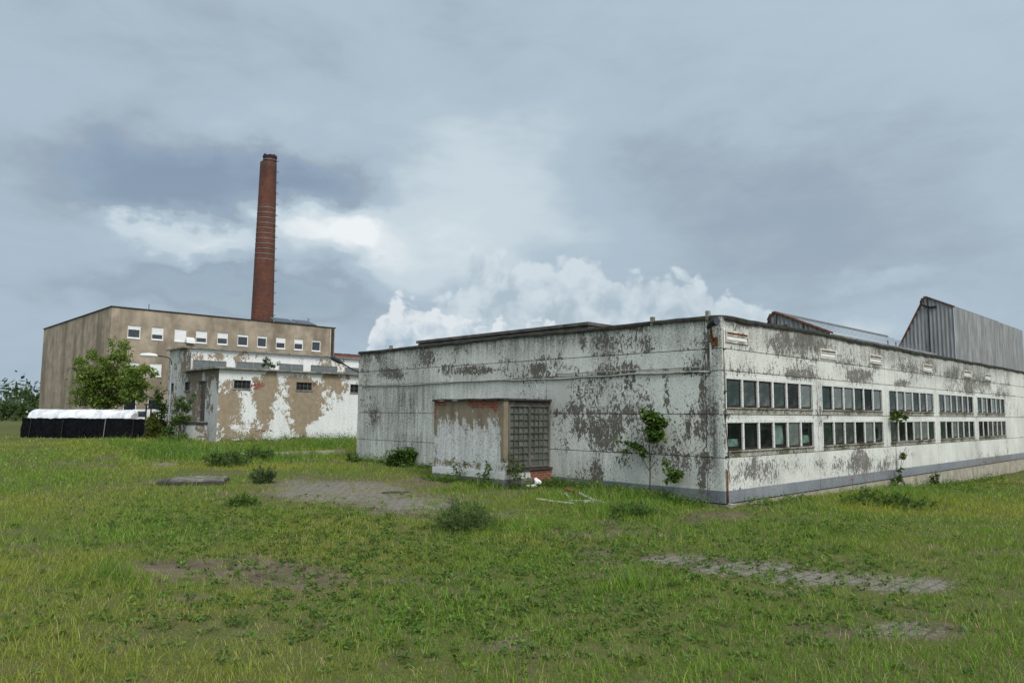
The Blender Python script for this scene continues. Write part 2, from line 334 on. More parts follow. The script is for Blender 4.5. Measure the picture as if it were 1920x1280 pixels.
def poly_mesh(name, V, faces_k, mat, col=None, parent=None):
    """V: (N,k,3) leaves / blades, faces_k: list of index tuples inside one leaf, col (N,3)"""
    N, k, _ = V.shape; me = bpy.data.meshes.new(name)
    me.vertices.add(N*k); me.vertices.foreach_set('co', V.reshape(-1).astype(np.float32))
    loops = np.concatenate([np.array(f) for f in faces_k]); lens = np.array([len(f) for f in faces_k]); L = len(loops)
    idx = (np.arange(N)[:, None]*k + loops[None, :]).reshape(-1)
    st = (np.arange(N)[:, None]*L + np.concatenate([[0], np.cumsum(lens)[:-1]])[None, :]).reshape(-1)
    me.loops.add(N*L); me.loops.foreach_set('vertex_index', idx.astype(np.int32))
    me.polygons.add(N*len(lens)); me.polygons.foreach_set('loop_start', st.astype(np.int32))
    me.update(calc_edges=True); me.validate()
    if col is not None:
        a = me.attributes.new('col', 'FLOAT_COLOR', 'POINT')
        c = np.ones((N, k, 4), np.float32); c[:, :, :3] = col[:, None, :]; a.data.foreach_set('color', c.reshape(-1))
    me.materials.append(MAT[mat]); return link(name, me, parent)
def norm(a): return a/np.maximum(np.linalg.norm(a, axis=-1, keepdims=True), 1e-9)
def leaves(name, C, size, col, parent=None, flat=.5, narrow=.5, droop=.3, six=True, mat='leaf', var=.3, tint=None):
    """leaf-shaped faces at centres C (N,3)"""
    N = len(C); sz = size*(.6+.8*rng.random(N))[:, None]
    d = norm(np.c_[rng.normal(size=(N, 2)), rng.normal(size=N)*.6-droop])
    nrm = norm(np.c_[rng.normal(size=(N, 2))*flat, np.abs(rng.normal(size=N))+.35]); s = norm(np.cross(d, nrm)); nrm = np.cross(s, d)
    w = narrow*.5
    if six:
        V = np.stack([C, C+sz*(d*.28+s*w*.9-nrm*.05), C+sz*(d*.62+s*w*.75), C+sz*d*1.-nrm*sz*.12, C+sz*(d*.62-s*w*.75), C+sz*(d*.28-s*w*.9-nrm*.05)], 1)
        F_ = [(0, 1, 2, 3), (0, 3, 4, 5)]
    else:
        V = np.stack([C, C+sz*(d*.5+s*w), C+sz*d, C+sz*(d*.5-s*w)], 1); F_ = [(0, 1, 2, 3)]
    col = np.array(col[:3])[None, :]*(1-var+2*var*rng.random(N))[:, None]
    h = rng.random(N)[:, None]; col = col*np.array([1, 1, 1])+np.array([.035, .02, -.003])*(h-.35)*(col[:, 1:2]/.1)
    if tint is not None: col = col*tint[:, None]
    return poly_mesh(name, V, F_, mat, np.clip(col, .004, 1), parent)
def clump_pts(clusters, n):
    """points gathered in sub-clumps inside ellipsoid clusters [(cx,cy,cz,rx,ry,rz)]"""
    cl = np.array(clusters); vol = cl[:, 3]*cl[:, 4]*cl[:, 5]; p = vol**.75/np.sum(vol**.75); out = []
    for c, q in zip(cl, p):
        m = max(8, int(n*q)); k = max(5, m//28)
        cc = norm(rng.normal(size=(k, 3)))*(rng.random(k)**.45)[:, None]
        i = rng.integers(0, k, m); pts = cc[i]+rng.normal(size=(m, 3))*.21
        out.append(c[:3]+pts*c[3:6])
    return np.concatenate(out)

# ------------------------------------------------------------------ ground, grass
BARE = [  # px, py, rx, ry, bare, paver  (survey of worn patches)
 (640,922,170,26,1.15,.9),(770,945,130,20,1.1,.8),(930,965,80,10,.7,.5),(560,905,70,12,.8,.6),(790,905,90,14,.75,.0),(880,925,60,10,.4,.1),(1150,985,60,14,.5,.1),(1090,1005,60,14,.7,.15),(1120,1035,60,14,.7,.2),
 (450,1070,170,26,1.0,0),(560,1085,140,26,.95,0),(760,1090,120,12,.6,0),(330,1050,120,10,.35,0),(230,1025,70,14,.4,0),(1350,965,90,9,.95,0),(1290,972,50,8,.6,0),(1420,948,60,7,.5,0),
 (1270,1050,110,15,1.0,.7),(1400,1066,130,17,1.1,.9),(1560,1084,150,17,1.1,.95),(1700,1096,110,20,1.05,.9),(1480,1110,110,10,.6,.7),(310,870,36,5,.9,.8),(204,858,26,3,.9,.4),
 (1530,1060,160,7,.4,.2),(1250,1075,60,9,.4,.4),(700,1065,80,8,.4,0),(870,1080,70,12,.4,0),(1680,1180,160,30,.5,.6),(400,1180,200,40,.5,0),(1100,1220,260,30,.35,.3),(835,890,30,8,.5,0)]
TALL = [(430,852,200,16,1.),(600,835,90,14,.9),(1150,935,130,12,.8),(1680,935,110,22,.75),(1560,945,110,14,.45),(230,835,80,10,.8),(210,1080,50,25,.6),(330,835,60,14,.9),(870,955,60,18,.5),(1180,960,90,14,.7),(900,915,60,8,.5),(1000,1000,120,20,.25),(950,985,90,20,.3),(240,1010,40,20,.3),(1180,1090,60,16,.4)]
def blob(px, py, L, k=4):
    s = np.zeros_like(px)
    for b in L: s = np.maximum(s, b[k]*np.exp(-((px-b[0])/b[2])**2-((py-b[1])/b[3])**2))
    return s
def survey(x, y):
    z = gz(x, y); P = np.stack([x, y, z], -1); d = P-CAM; w = np.maximum(d@fw, .5)
    px = 960+F*(d@ri)/w; py = 640-F*(d@up)/w
    n = fbm(x, y, 1.4, 21, 4); n2 = fbm(x, y, .5, 33, 3)
    ok = (d@fw) > .5
    bare = np.where(ok, blob(px, py, BARE), 0)*(1.+.9*(n-.5)) + np.clip((n-.56)*2.6, 0, .6)
    pav = np.where(ok, blob(px, py, BARE, 5), 0)
    tall = np.where(ok, blob(px, py, TALL), 0)
    return np.clip(bare, 0, 1), np.clip(pav, 0, 1), tall, n, n2
def build_ground():
    xs = np.concatenate([-np.geomspace(900, 26, 22), np.arange(-25, 27, .2), np.geomspace(28, 900, 22)])
    ys = np.concatenate([-np.geomspace(300, 3, 14), np.arange(-2, 48, .2), np.geomspace(49, 2200, 26)])
    X, Y = np.meshgrid(xs, ys); Z = gz(X.ravel(), Y.ravel())
    V = np.c_[X.ravel(), Y.ravel(), Z]; nx, ny = len(xs), len(ys)
    i, j = np.meshgrid(np.arange(nx-1), np.arange(ny-1)); a = (j*nx+i).ravel(); Fq = np.c_[a, a+1, a+nx+1, a+nx]
    me = bpy.data.meshes.new('ground'); me.from_pydata(V.tolist(), [], Fq.tolist()); me.polygons.foreach_set('use_smooth', [True]*len(me.polygons))
    b, p, _, _, _ = survey(V[:, 0], V[:, 1])
    for k, val in (('bare', b), ('paver', p)):
        at_ = me.attributes.new(k, 'FLOAT', 'POINT'); at_.data.foreach_set('value', val.astype(np.float32))
    me.materials.append(MAT['ground']); return tag(link('ground', me), 'uneven yard ground of turf, bare soil and old paving', 'ground', kind='structure')
build_ground()

def inside(x, y):                                                        # footprint of the buildings
    lx = (x-K[0])*ux[0]+(y-K[1])*ux[1]; ly = (x-K[0])*uy[0]+(y-K[1])*uy[1]
    a = (lx > -.02) & (ly > -.02) & (ly < 18.2); b = (lx > -2.13) & (lx < 0) & (ly > 6.3) & (ly < 9.9)
    c = (lx > -.7) & (ly > 31.9) & (lx < 20)
    s = (np.abs((x+10.35)*.98+(y-25.9)*.1) < 1.15) & (np.abs(y-25.6) < .9)
    return a | b | c | s
def build_grass():
    segs = [(4.5, 9, 1700, .80), (9, 14, 1400, .9), (14, 20, 900, 1.2), (20, 30, 480, 1.7), (30, 46, 170, 2.8), (46, 62, 30, 5.)]
    Vs = []; Cs = []; g2 = np.random.default_rng(5)
    jobs = [(R_(-47), R_(45), rng)+q for q in segs]
    for a_, b_ in ((-75, -47), (45, 66)): jobs += [(R_(a_), R_(b_), g2, r0, r1, dens*.6, ws*1.25) for r0, r1, dens, ws in segs[:4]]
    jobs += [(R_(-75), R_(66), g2, 1.5, 4.5, 900, 1.)]
    for A0, A1, gen, r0, r1, dens, ws in jobs:
        n = int((A1-A0)*.5*(r1*r1-r0*r0)*dens)
        r = np.sqrt(r0*r0+(r1*r1-r0*r0)*gen.random(n)); a = A0+(A1-A0)*gen.random(n); x = r*np.sin(a); y = r*np.cos(a)
        bare, pav, tall, nn, n2 = survey(x, y)
        tuft = fbm(x, y, .22, 51, 2)
        keep = (gen.random(n) < np.maximum(np.clip(1.12-1.15*bare, .03, 1)**1.3, .75*(n2 > .57))*np.clip(.22+1.6*tuft, 0, 1)) & ~inside(x, y)
        x, y, bare, tall, nn, n2, tuft = (q[keep] for q in (x, y, bare, tall, nn, n2, tuft)); n = len(x)
        z = gz(x, y)
        big = fbm(x, y, 3.5, 71, 3)
        h = (.028+.115*gen.random(n)**2.4)*(.35+.9*tuft+.55*n2)*(.55+1.3*np.clip(nn-.25, 0, 1))*(1-.5*bare)+tall*(.10+.38*gen.random(n)**1.3)*(.3+1.0*tuft+.3*n2)
        stalk = gen.random(n) < .014; h = np.where(stalk, h*1.7+.13*gen.random(n), h)
        w = (.0055+.005*gen.random(n))*ws*np.where(stalk, .5, 1)
        th = gen.random(n)*2*np.pi; dx, dy = np.cos(th), np.sin(th); ln = h*(.25+.75*gen.random(n)); ph = gen.random(n)*2*np.pi; sx, sy = np.cos(ph)*w/2, np.sin(ph)*w/2
        B = np.stack([x, y, z-.01], -1); S = np.stack([sx, sy, 0*sx], -1); Dr = np.stack([dx, dy, 0*dx], -1)
        mid = B+Dr*(ln*.35)[:, None]+np.array([0, 0, 1])*(h*.62)[:, None]; tip = B+Dr*ln[:, None]+np.array([0, 0, 1])*h[:, None]
        Vs.append(np.stack([B-S, B+S, mid+S*.75, tip, mid-S*.75], 1))
        g = np.array([.122, .205, .026]); yv = np.array([.25, .255, .045]); dk = np.array([.080, .180, .024]); st = np.array([.34, .29, .14])
        q = gen.random(n)
        c = g[None]*((.55+.8*gen.random(n))*(.75+.6*tuft))[:, None]
        f = np.clip((big-.40)*2.6+.35*(q-.5), 0, 1)[:, None]; c = c*(1-f)+yv[None]*f
        f = np.clip(tall*1.1+(nn-.62)*1.5, 0, .85)[:, None]; c = c*(1-f)+dk[None]*(.8+.5*gen.random(n))[:, None]*f
        dry = ((q < .07+.30*bare+.14*np.clip((.5-nn)*4, 0, 1)) | (stalk & (q > .5)))[:, None]; c = np.where(dry, st[None]*(.6+.6*gen.random(n))[:, None], c)*np.array([1.17, 1.22, 1.12])
        Cs.append(c)
    return tag(poly_mesh('grass', np.concatenate(Vs), [(0, 1, 2, 4), (4, 2, 3)], 'grass', np.concatenate(Cs)), 'patchy green and yellowish grass growing over the yard', 'grass', kind='stuff')
build_grass()
def build_weeds():
    """low broad-leaved weeds: along wall feet and scattered in the turf"""
    pts = []
    def strip(f, n, spread, hgt):
        for _ in range(n):
            P = f(random.random()); pts.append((P[0]+random.gauss(0, spread), P[1]+random.gauss(0, spread), hgt*random.choice((.35, .5, .7, 1., 1.4))*random.uniform(.8, 1.2)))
    W = lambda lx, ly: wld((lx, ly, 0))
    strip(lambda s: W(-.35, .6+5.6*s), 400, .2, .30); strip(lambda s: W(-.9, 1.2+4*s), 190, .3, .25)
    strip(lambda s: W(-.25, 10.2+7.8*s), 190, .15, .30); strip(lambda s: W(-2.45, 6.4+3.4*s), 170, .18, .28); strip(lambda s: W(-2.2+2*s, 6.05), 100, .15, .2)
    strip(lambda s: W(6+20*s, -.5), 300, .22, .28); strip(lambda s: W(.3+4*s, -.35), 80, .14, .22); strip(lambda s: W(8+14*s, -1.6), 160, .5, .2)
    strip(lambda s: W(-.5+10*s, 31.3), 330, .4, .5); strip(lambda s: W(-8+14*s, 24+3*random.random()), 500, .9, .35)
    for px, py, rx, ry, n, hg in ((430,860,120,14,220,.3),(300,850,60,10,120,.4),(560,835,90,8,150,.35),(1190,955,70,14,90,.2),(700,990,300,30,170,.1),(1200,1000,220,40,150,.1),(900,1050,500,60,700,.06),(900,1150,800,80,800,.06),(600,1000,400,50,400,.05),(1500,1050,250,50,250,.05),(300,980,200,60,250,.05),(1550,990,150,30,120,.12),(450,960,200,30,140,.1),(940,1040,250,30,110,.1)):
        for _ in range(n):
            P = gpt(random.gauss(px, rx*.6), max(826, random.gauss(py, ry*.6))); pts.append((P[0], P[1], hg*random.uniform(.5, 1.2)))
    C = []; T = []
    for x, y, h in pts:
        if inside(np.array([x]), np.array([y]))[0]: continue
        z = float(gz(x, y)); k = int(9+h*50); a = rng.random(k)*2*np.pi; rr = np.sqrt(rng.random(k))*(.05+h*.45)
        C.append(np.c_[x+rr*np.cos(a), y+rr*np.sin(a), z+.015+h*rng.random(k)*(1-.4*rr/(.05+h*.45))]); T.append(np.full(k, random.uniform(.7, 1.35)))
    return tag(leaves('weeds', np.concatenate(C), .055, (.09, .165, .032), narrow=.55, droop=.0, tint=np.concatenate(T)), 'low leafy weeds along wall feet and in the turf', 'weeds', kind='stuff')
build_weeds()

# ------------------------------------------------------------------ the factory hall
fac = thing('factory_building', 'long white flat roofed factory hall with peeling paint and two rows of windows', 'factory', K, ANG)
Z = [.02, 1.232, 2.392, 3.586, 4.19, 5.06]
BAYS = [0.] + [5.9+6.05*k for k in range(6)]                             # 0 .. 36.15
def wear(side):
    def px_of(V, pos):
        W = K[None]+V[:, 0:1]*ux[None]+V[:, 1:2]*uy[None]+V[:, 2:3]*np.array([[0, 0, 1.]]); return pix(W)
    L_PEEL = [(1200,790,140,95,.42),(1110,760,60,90,.42),(760,690,90,28,.45),(1150,640,150,20,.4),(1000,690,60,30,.4),(700,770,22,80,.42),(1190,870,130,30,.36),(1100,880,40,35,.45),(1320,780,10,140,.5),(1130,812,34,34,1.15),(1152,800,22,30,.9),(1090,805,18,34,.75),(1075,765,45,25,.55),(1120,890,14,40,.95),(1205,730,50,45,.5),(1248,730,9,60,.85),(1317,740,7,60,.8),(1315,905,9,40,1.1),(1322,865,16,22,.9),(1292,800,8,35,.7),(1306,805,7,25,.8),(1270,815,25,55,.45),
      (1093,640,9,22,1.),(1070,622,35,7,.7),(1200,615,35,14,.5),(1005,690,24,16,.85),(1070,688,20,14,.6),(895,694,42,11,1.15),(840,695,30,12,.6),(735,700,45,15,.8),(700,670,40,25,.6),(800,668,25,25,.9),(760,660,50,20,.5),(860,655,40,15,.45),(1190,845,14,18,.5),(1055,830,30,40,.5),(690,770,15,40,.5),
      (1330,640,12,40,.7),(1335,790,14,90,.35),(1223,858,35,20,.5),(1260,870,50,15,.4),(1045,700,30,40,.45),(1300,690,25,25,.45),(1180,690,120,14,.35)]
    R_PEEL = [(1450,880,110,28,.40),(1600,880,70,30,.42),(1470,630,110,40,.36),(1600,680,120,40,.34),(1720,690,90,40,.38),(1360,780,14,170,.36),(1440,700,80,14,.34),(1540,780,16,90,.34),(1850,720,100,60,.36),(1470,640,55,25,.62),(1405,608,40,10,.85),(1505,640,35,25,.65),(1500,702,28,9,1.),(1430,690,40,18,.4),(1545,650,24,20,.8),(1610,866,30,30,1.0),(1575,870,25,22,.7),(1400,885,50,20,.5),(1440,890,60,30,.42),(1380,900,25,35,.5),(1700,688,40,14,.6),(1740,690,20,25,.7),(1612,702,26,12,.95),(1540,870,20,15,.6),(1655,875,20,25,.5),(1690,717,20,8,.8),(1640,655,35,12,.5),(1700,850,30,12,.4),(1820,720,60,30,.6),(1860,880,60,30,.6),(1790,700,40,20,.7),(1570,690,40,12,.3),(1355,900,8,60,.4)]
    L_GR = [(740,760,80,110,.55),(1000,780,30,60,.5),(1100,870,60,40,.4),(760,760,70,60,1.),(760,830,60,40,.8),(720,690,50,30,.6),(830,840,30,40,.7),(1040,640,90,18,.6),(950,650,110,20,.5),(1130,640,30,30,.7),(880,720,60,30,.4),(1330,650,16,70,1.),(1336,800,14,160,1.),(1345,640,10,60,1.1),(1250,640,80,22,.35),(700,790,35,70,.6)]
    R_GR = [(1510,640,50,18,.9),(1380,600,40,8,.7),(1660,670,60,16,.8),(1740,690,40,20,.8),(1450,640,50,20,.4),(1800,700,80,20,.8)]
    def f(V):
        px, py = px_of(V, side); nn = fbm(V[:, 0]+V[:, 1]*1.3, V[:, 2], 1.1, 3, 3); peel = (blob(px, py, L_PEEL if side == 'L' else R_PEEL)*.78-.285)+(nn-.5)*.62
        gr = blob(px, py, L_GR if side == 'L' else R_GR)+np.exp(-(5.05-V[:, 2])/.28)*.8+.34*nn
        for zz_ in Z[1:5]:
            dz = V[:, 2]-zz_; peel += (.22*nn+.04)*np.exp(-np.maximum(dz, 0)/.13)*(dz > 0)+.10*nn*np.exp(np.minimum(dz, 0)/.08)*(dz <= 0)
        gr = gr+.55*np.exp(-np.maximum(V[:, 2], 0)/.22)  # splash dirt along the foot, also painting in a darker ground contact
        if side == 'L': peel -= .02
        peel = np.minimum(peel, .20+.16*fbm(V[:, 0]*1.+V[:, 1], V[:, 2], .5, 61, 3))
        return {'peel': peel, 'grime': np.clip(gr, 0, 1.2)}
    return f
def panels(mb, P, cols, rows, holes, gap=.010, step=.085):
    """wall face of butted concrete panels with open joints; P(u, z, depth) -> local point"""
    def sheet(u0, u1, z0, z1):
        nu = max(1, round((u1-u0)/step)); nz = max(1, round((z1-z0)/step))
        mb.grid(lambda a, b: P(u0+(u1-u0)*a, z0+(z1-z0)*b, 0), nu, nz)
    for c0, c1 in zip(cols[:-1], cols[1:]):
        for r0, r1 in zip(rows[:-1], rows[1:]):
            a, b, c, d = c0+gap, c1-gap, r0+gap, r1-gap
            hs = [h for h in holes if h[0] < b and h[1] > a and h[2] < d and h[3] > c]
            if not hs: sheet(a, b, c, d)
            else:
                h = hs[0]; sheet(a, h[0], c, d); sheet(h[1], b, c, d); sheet(h[0], h[1], c, h[2]); sheet(h[0], h[1], h[3], d)
                for q in ((h[0], h[2], h[1], h[2]), (h[1], h[2], h[1], h[3]), (h[1], h[3], h[0], h[3]), (h[0], h[3], h[0], h[2])):
                    mb.quad(P(q[0], q[1], 0), P(q[2], q[3], 0), P(q[2], q[3], .16), P(q[0], q[1], .16))
            for q in ((a, c, b, c), (b, c, b, d), (b, d, a, d), (a, d, a, c)):           # edges of the panel
                mb.quad(P(q[0], q[1], 0), P(q[2], q[3], 0), P(q[2], q[3], .03), P(q[0], q[1], .03))
# left wall (x' = 0)
mb = MB(); panels(mb, lambda u, z, d: (d, u, z), [0., .52, 6.55, 12.35, 17.88, 18.15], Z, [])
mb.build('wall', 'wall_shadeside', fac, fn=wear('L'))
holes = []
for k in range(5):
    a, b = (BAYS[k]+.33, BAYS[k]+5.66) if k else (.15, 5.53)
    holes += [(a, b, 1.40, 2.205), (a, b, 2.575, 3.40)]
mb = MB(); panels(mb, lambda u, z, d: (u, d, z), [0., .055] + BAYS[1:], Z, holes)
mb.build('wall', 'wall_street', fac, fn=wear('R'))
LX = BAYS[-1]
mb = MB()                                                                # joint backing, rear walls, floor
mb.box(.03, .2, .03, 18.1, 0, 5.0)
for u0, u1, z0, z1 in [(.2, LX, 0, 1.36), (.2, LX, 2.245, 2.535), (.2, LX, 3.44, 5.)] + [(h0, h1, 1.36, 2.245) for h0, h1 in zip([.03]+[h[1]+.02 for h in holes[::2]], [h[0]-.02 for h in holes[::2]]+[LX])] + [(h0, h1, 2.535, 3.44) for h0, h1 in zip([.03]+[h[1]+.02 for h in holes[::2]], [h[0]-.02 for h in holes[::2]]+[LX])]:
    mb.box(max(u0, .2) if u1 > .25 else u0, u1, .03, .165, z0, z1)
mb.box(LX-.2, LX, .2, 18.1, 0, 5.); mb.box(.2, LX-.2, 17.9, 18.14, 0, 5.)
mb.build('wall_core', 'dark_concrete', fac)
mb = MB(); mb.box(.2, LX-.2, 6.2, 6.4, -.2, 4.9); mb.box(.2, LX-.2, .17, 6.2, .1, .2); mb.box(.2, LX-.2, .17, 6.2, 4.6, 4.7)
for x in range(3, 34, 4): mb.box(x, x+.3, 2.6, 2.9, .2, 4.6)
for x, w_, h_ in ((1.2, 1.6, 1.9), (4.2, .8, 2.6), (7.4, 2.2, 1.8), (10.6, .7, 2.9), (14, 2, 1.9), (17, .9, 2.5)): mb.box(x, x+w_, 1.6, 2.2, .2, h_)
mb.build('interior', 'interior', fac)
mb = MB(); mb.box(.05, 18.2, 0, 0, 0, 0) if 0 else None
mb.box(.05, LX, .035, .3, -1.1, .0); mb.build('foundation', 'foundation', fac)
mb = MB(); mb.box(.035, .3, .3, 18.1, -.6, .0); mb.build('foundation', 'foundation', fac)
# roof and its felt edge
mb = MB(); mb.box(.1, LX, .1, 18.05, 5.0, 5.075); mb.build('roof', 'felt', fac)
def felt_edge(path, name):
    m_ = MB(); pts = []
    for p0, p1 in zip(path[:-1], path[1:]):
        n = int(np.hypot(p1[0]-p0[0], p1[1]-p0[1])/.12)
        for i in range(n): s = i/n; pts.append((p0[0]+(p1[0]-p0[0])*s, p0[1]+(p1[1]-p0[1])*s))
    pts.append(path[-1]); vs = []; fs = []
    for i, (x, y) in enumerate(pts):
        a = np.array(pts[max(i-1, 0)]); b = np.array(pts[min(i+1, len(pts)-1)]); d = (b-a)/max(1e-6, np.linalg.norm(b-a)); o = np.array([d[1], -d[0]])
        w = lambda s: (float(vnoise(x*1.+7, y+s*13, .45, s))-.5)
        sag = w(1)*.05+(float(vnoise(x, y, 2.3, 9))-.5)*.06
        for q, z in ((.055+w(2)*.03, 5.0+sag*.9+w(5)*.05), (.07+w(3)*.03, 5.075+sag*.6), (.0, 5.125+sag*.5), (-.22, 5.09)): vs.append((x+o[0]*q, y+o[1]*q, z))
    for i in range(len(pts)-1):
        for k in range(3): fs.append((i*4+k, i*4+k+1, i*4+k+5, i*4+k+4))
    m_.add(vs, fs); return m_.build(name, 'felt', fac, smooth=True)
felt_edge([(0, 18.15), (0, .25), (.08, .08), (.25, 0), (LX, 0)], 'roof_edge')
for p in ((-.07, .35), (-.06, 2.2), (-.06, 15.6)):
    mb = MB(); mb.box(p[0], p[0]+.12, p[1], p[1]+.1, 5.0, 5.24); mb.build('roof_clip', 'concrete', fac)
a0, a1 = on_x(781, 640, 1.4), on_x(1103, 604, 1.4)
mb = MB(); mb.box(1.45, 4., a1[1]+.05, a0[1]-.05, 5.06, 5.42); s0 = mb.build('roof_upstand', 'fascia', fac)
mb = MB(); mb.box(1.38, 4.1, a1[1], a0[1], 5.44, 5.55); mb.build('fascia', 'fascia', s0)
# windows of the street side
def frame_mesh(w, h):
    m_ = MB()
    for x0, x1, z0, z1, y0, y1 in ((0, w, 0, .045, 0, .06), (0, w, h-.04, h, 0, .06), (0, .035, .045, h-.04, 0, .06), (w-.035, w, .045, h-.04, 0, .06),
                                   (.04, w-.04, .055, .09, .022, .055), (.04, w-.04, h-.08, h-.05, .022, .055), (.04, .07, .09, h-.08, .022, .055), (w-.07, w-.04, .09, h-.08, .022, .055)):
        m_.box(x0, x1, y0, y1, z0, z1)
    return m_
WF = {}
for h_ in (.70, .72):
    pass
fm = frame_mesh(.775, .76); pm = MB(); pm.box(.036, .739, .012, .016, .046, .719)
wf0 = None; CUR = {(0, 0, 0): ('half', .36), (0, 0, 3): ('full', 1.), (0, 0, 5): ('half', .42)}
pane_me = []; frame_me = None
for k in range(5):
    for row in range(2):
        a, b, z0, z1 = holes[k*2+row]; W_ = b-a; pitch = W_/6
        m_ = MB()                                                         # concrete surround with its mullions
        for i in range(1, 6): m_.box(a+i*pitch-.045, a+i*pitch+.045, -.012, .12, z0+.028, z1-.035)
        m_.box(a-.05, a+.012, -.018, .1, z0-.03, z1+.05); m_.box(b-.012, b+.05, -.018, .1, z0-.03, z1+.05); m_.box(a+.012, b-.012, -.018, .1, z1-.035, z1+.05)
        m_.build('window_surround', 'surround', fac, fn=lambda V: {'peel': (fbm(V[:, 0], V[:, 2], .6, 5)-.75)*1., 'grime': .3*np.ones(len(V))})
        m_ = MB(); m_.grid(lambda u, v: (a+.012+(W_-.024)*u, -.045+(.165 if v > .5 else 0), z0+(.028 if v > .5 else .0)), 60, 1)
        m_.grid(lambda u, v: (a+.012+(W_-.024)*u, -.045, z0-.02+.02*v), 60, 1); m_.grid(lambda u, v: (a+.012+(W_-.024)*u, -.006, z0-.16+.14*v), 60, 2)
        m_.build('window_sill', 'sill', fac, fn=lambda V: {'peel': (fbm(V[:, 0], V[:, 2], .7, 8)-.42)*1.2, 'grime': .9*np.ones(len(V))})
        for i in range(6):
            x0 = a+i*pitch+.06
            if frame_me is None:
                w0 = fm.build('window', 'frame_brown', fac); frame_me = w0.data; w0.location = (x0, .022, z0+.03)
                pn = pm.build('pane', 'pane_dark', w0)
                for mt_ in ('pane', 'pane', 'pane_pale', 'pane_green', 'pane_dark'): d_ = pn.data.copy(); d_.materials[0] = MAT[mt_]; pane_me.append(d_)
            else:
                w0 = put('window', frame_me, fac, (x0, .022, z0+.03))
                if (k, row, i) == (1, 0, 5):                              # broken pane: a ring of glass round a hole
                    q = MB(); ou = [(.05, .055), (.4, .055), (.725, .055), (.725, .4), (.725, .71), (.4, .71), (.05, .71), (.05, .4)]
                    inn = [(.16, .16), (.36, .13), (.42, .28), (.47, .40), (.33, .49), (.22, .56), (.14, .50), (.11, .3)]
                    vs = [(x, .014, z) for x, z in ou]+[(x, .014, z) for x, z in inn]
                    q.add(vs, [(j, (j+1) % 8, 8+(j+1) % 8, 8+j) for j in range(8)]); pn = q.build('pane', 'pane', w0); pn['label'] = 'broken window pane with a jagged hole'
                else:
                    pn = put('pane', random.choice(pane_me) if (k, row, i) not in CUR else pane_me[4], w0, (0, 0, 0)); pn.rotation_euler = (random.uniform(-.012, .012), 0, random.uniform(-.008, .008))
            c_ = CUR.get((k, row, i))
            if c_:
                q = MB(); hh = .66*c_[1]
                q.grid(lambda u, v: (.05+.675*u, .095+.018*math.sin(u*23+v*2)+.01*math.sin(u*9+v*7), .055+hh*v), 30, 8)
                q.build('curtain', 'curtain' if c_[0] == 'half' else 'paper', w0, smooth=True)
# vents
for vx, nz in ((.17, 4.365), (6.2, 4.27), (10.42, 4.335), (16.4, 4.30), (22.3, 4.31), (26., 4.3)):
    m_ = MB(); w_, h_ = 1.26, .33
    for x0, x1, z0, z1 in ((0, w_, 0, .05), (0, w_, h_-.05, h_), (0, .06, .05, h_-.05), (w_-.06, w_, .05, h_-.05), (.06, w_-.06, .19, .22)): m_.box(vx+x0, vx+x1, -.04, 0, nz+z0, nz+z1)
    v_ = m_.build('vent', 'vent', fac); m_ = MB(); m_.box(vx+.09, vx+w_-.09, -.022, -.004, nz+.075, nz+.17); m_.build('panel', 'white_metal', v_); m_ = MB(); m_.box(vx+.07, vx+w_-.07, -.02, -.002, nz+.225, nz+.275); m_.build('rust_strip', 'rust', v_)
# ducts and pipes
m_ = MB(); n = 60; pts = [(-.035, .36+17.4*i/n, 3.555+.012*math.sin(i*.9)+.02*math.sin(i*.23)) for i in range(n+1)]
m_.tube(pts, .028, 6); m_.tube([(-.03, .36, 3.55), (-.03, .33, 3.6), (-.03, .33, 4.35)], .032, 6); m_.build('cable_duct', 'conduit', fac, smooth=True)
m_ = MB(); m_.tube([(-.028, .62+i*.5, 3.70+.008*math.sin(i*1.7)) for i in range(12)], .014, 5); m_.tube([(-.02, .47, 4.05), (-.02, .47, 3.62)], .03, 6); m_.build('cable_duct', 'conduit', fac, smooth=True)
m_ = MB(); m_.tube([(.085, -.03, 4.75), (.085, -.03, 3.0)], .018, 7); m_.build('conduit', 'vent', fac, smooth=True)
m_ = MB(); m_.tube([(.085, -.024, 3.0), (.075, -.024, 2.2), (.16, -.05, 1.2), (.15, -.03, 1.05), (.22, -.03, .6)], .010, 5); m_.build('loose_cable', 'dark_metal', fac)
m_ = MB(); m_.tube([(.06, -.05, .88), (.06, -.05, -.1)], .026, 7); m_.tube([(.06, -.05, .88), (.0, -.05, .93)], .02, 6); m_.build('downpipe', 'rust', fac, smooth=True)
for z_ in (4.15, 3.0, 2.35, 1.25):
    m_ = MB(); m_.box(.05, .12, -.056, 0, z_, z_+.03); m_.build('pipe_clamp', 'dark_metal', fac)

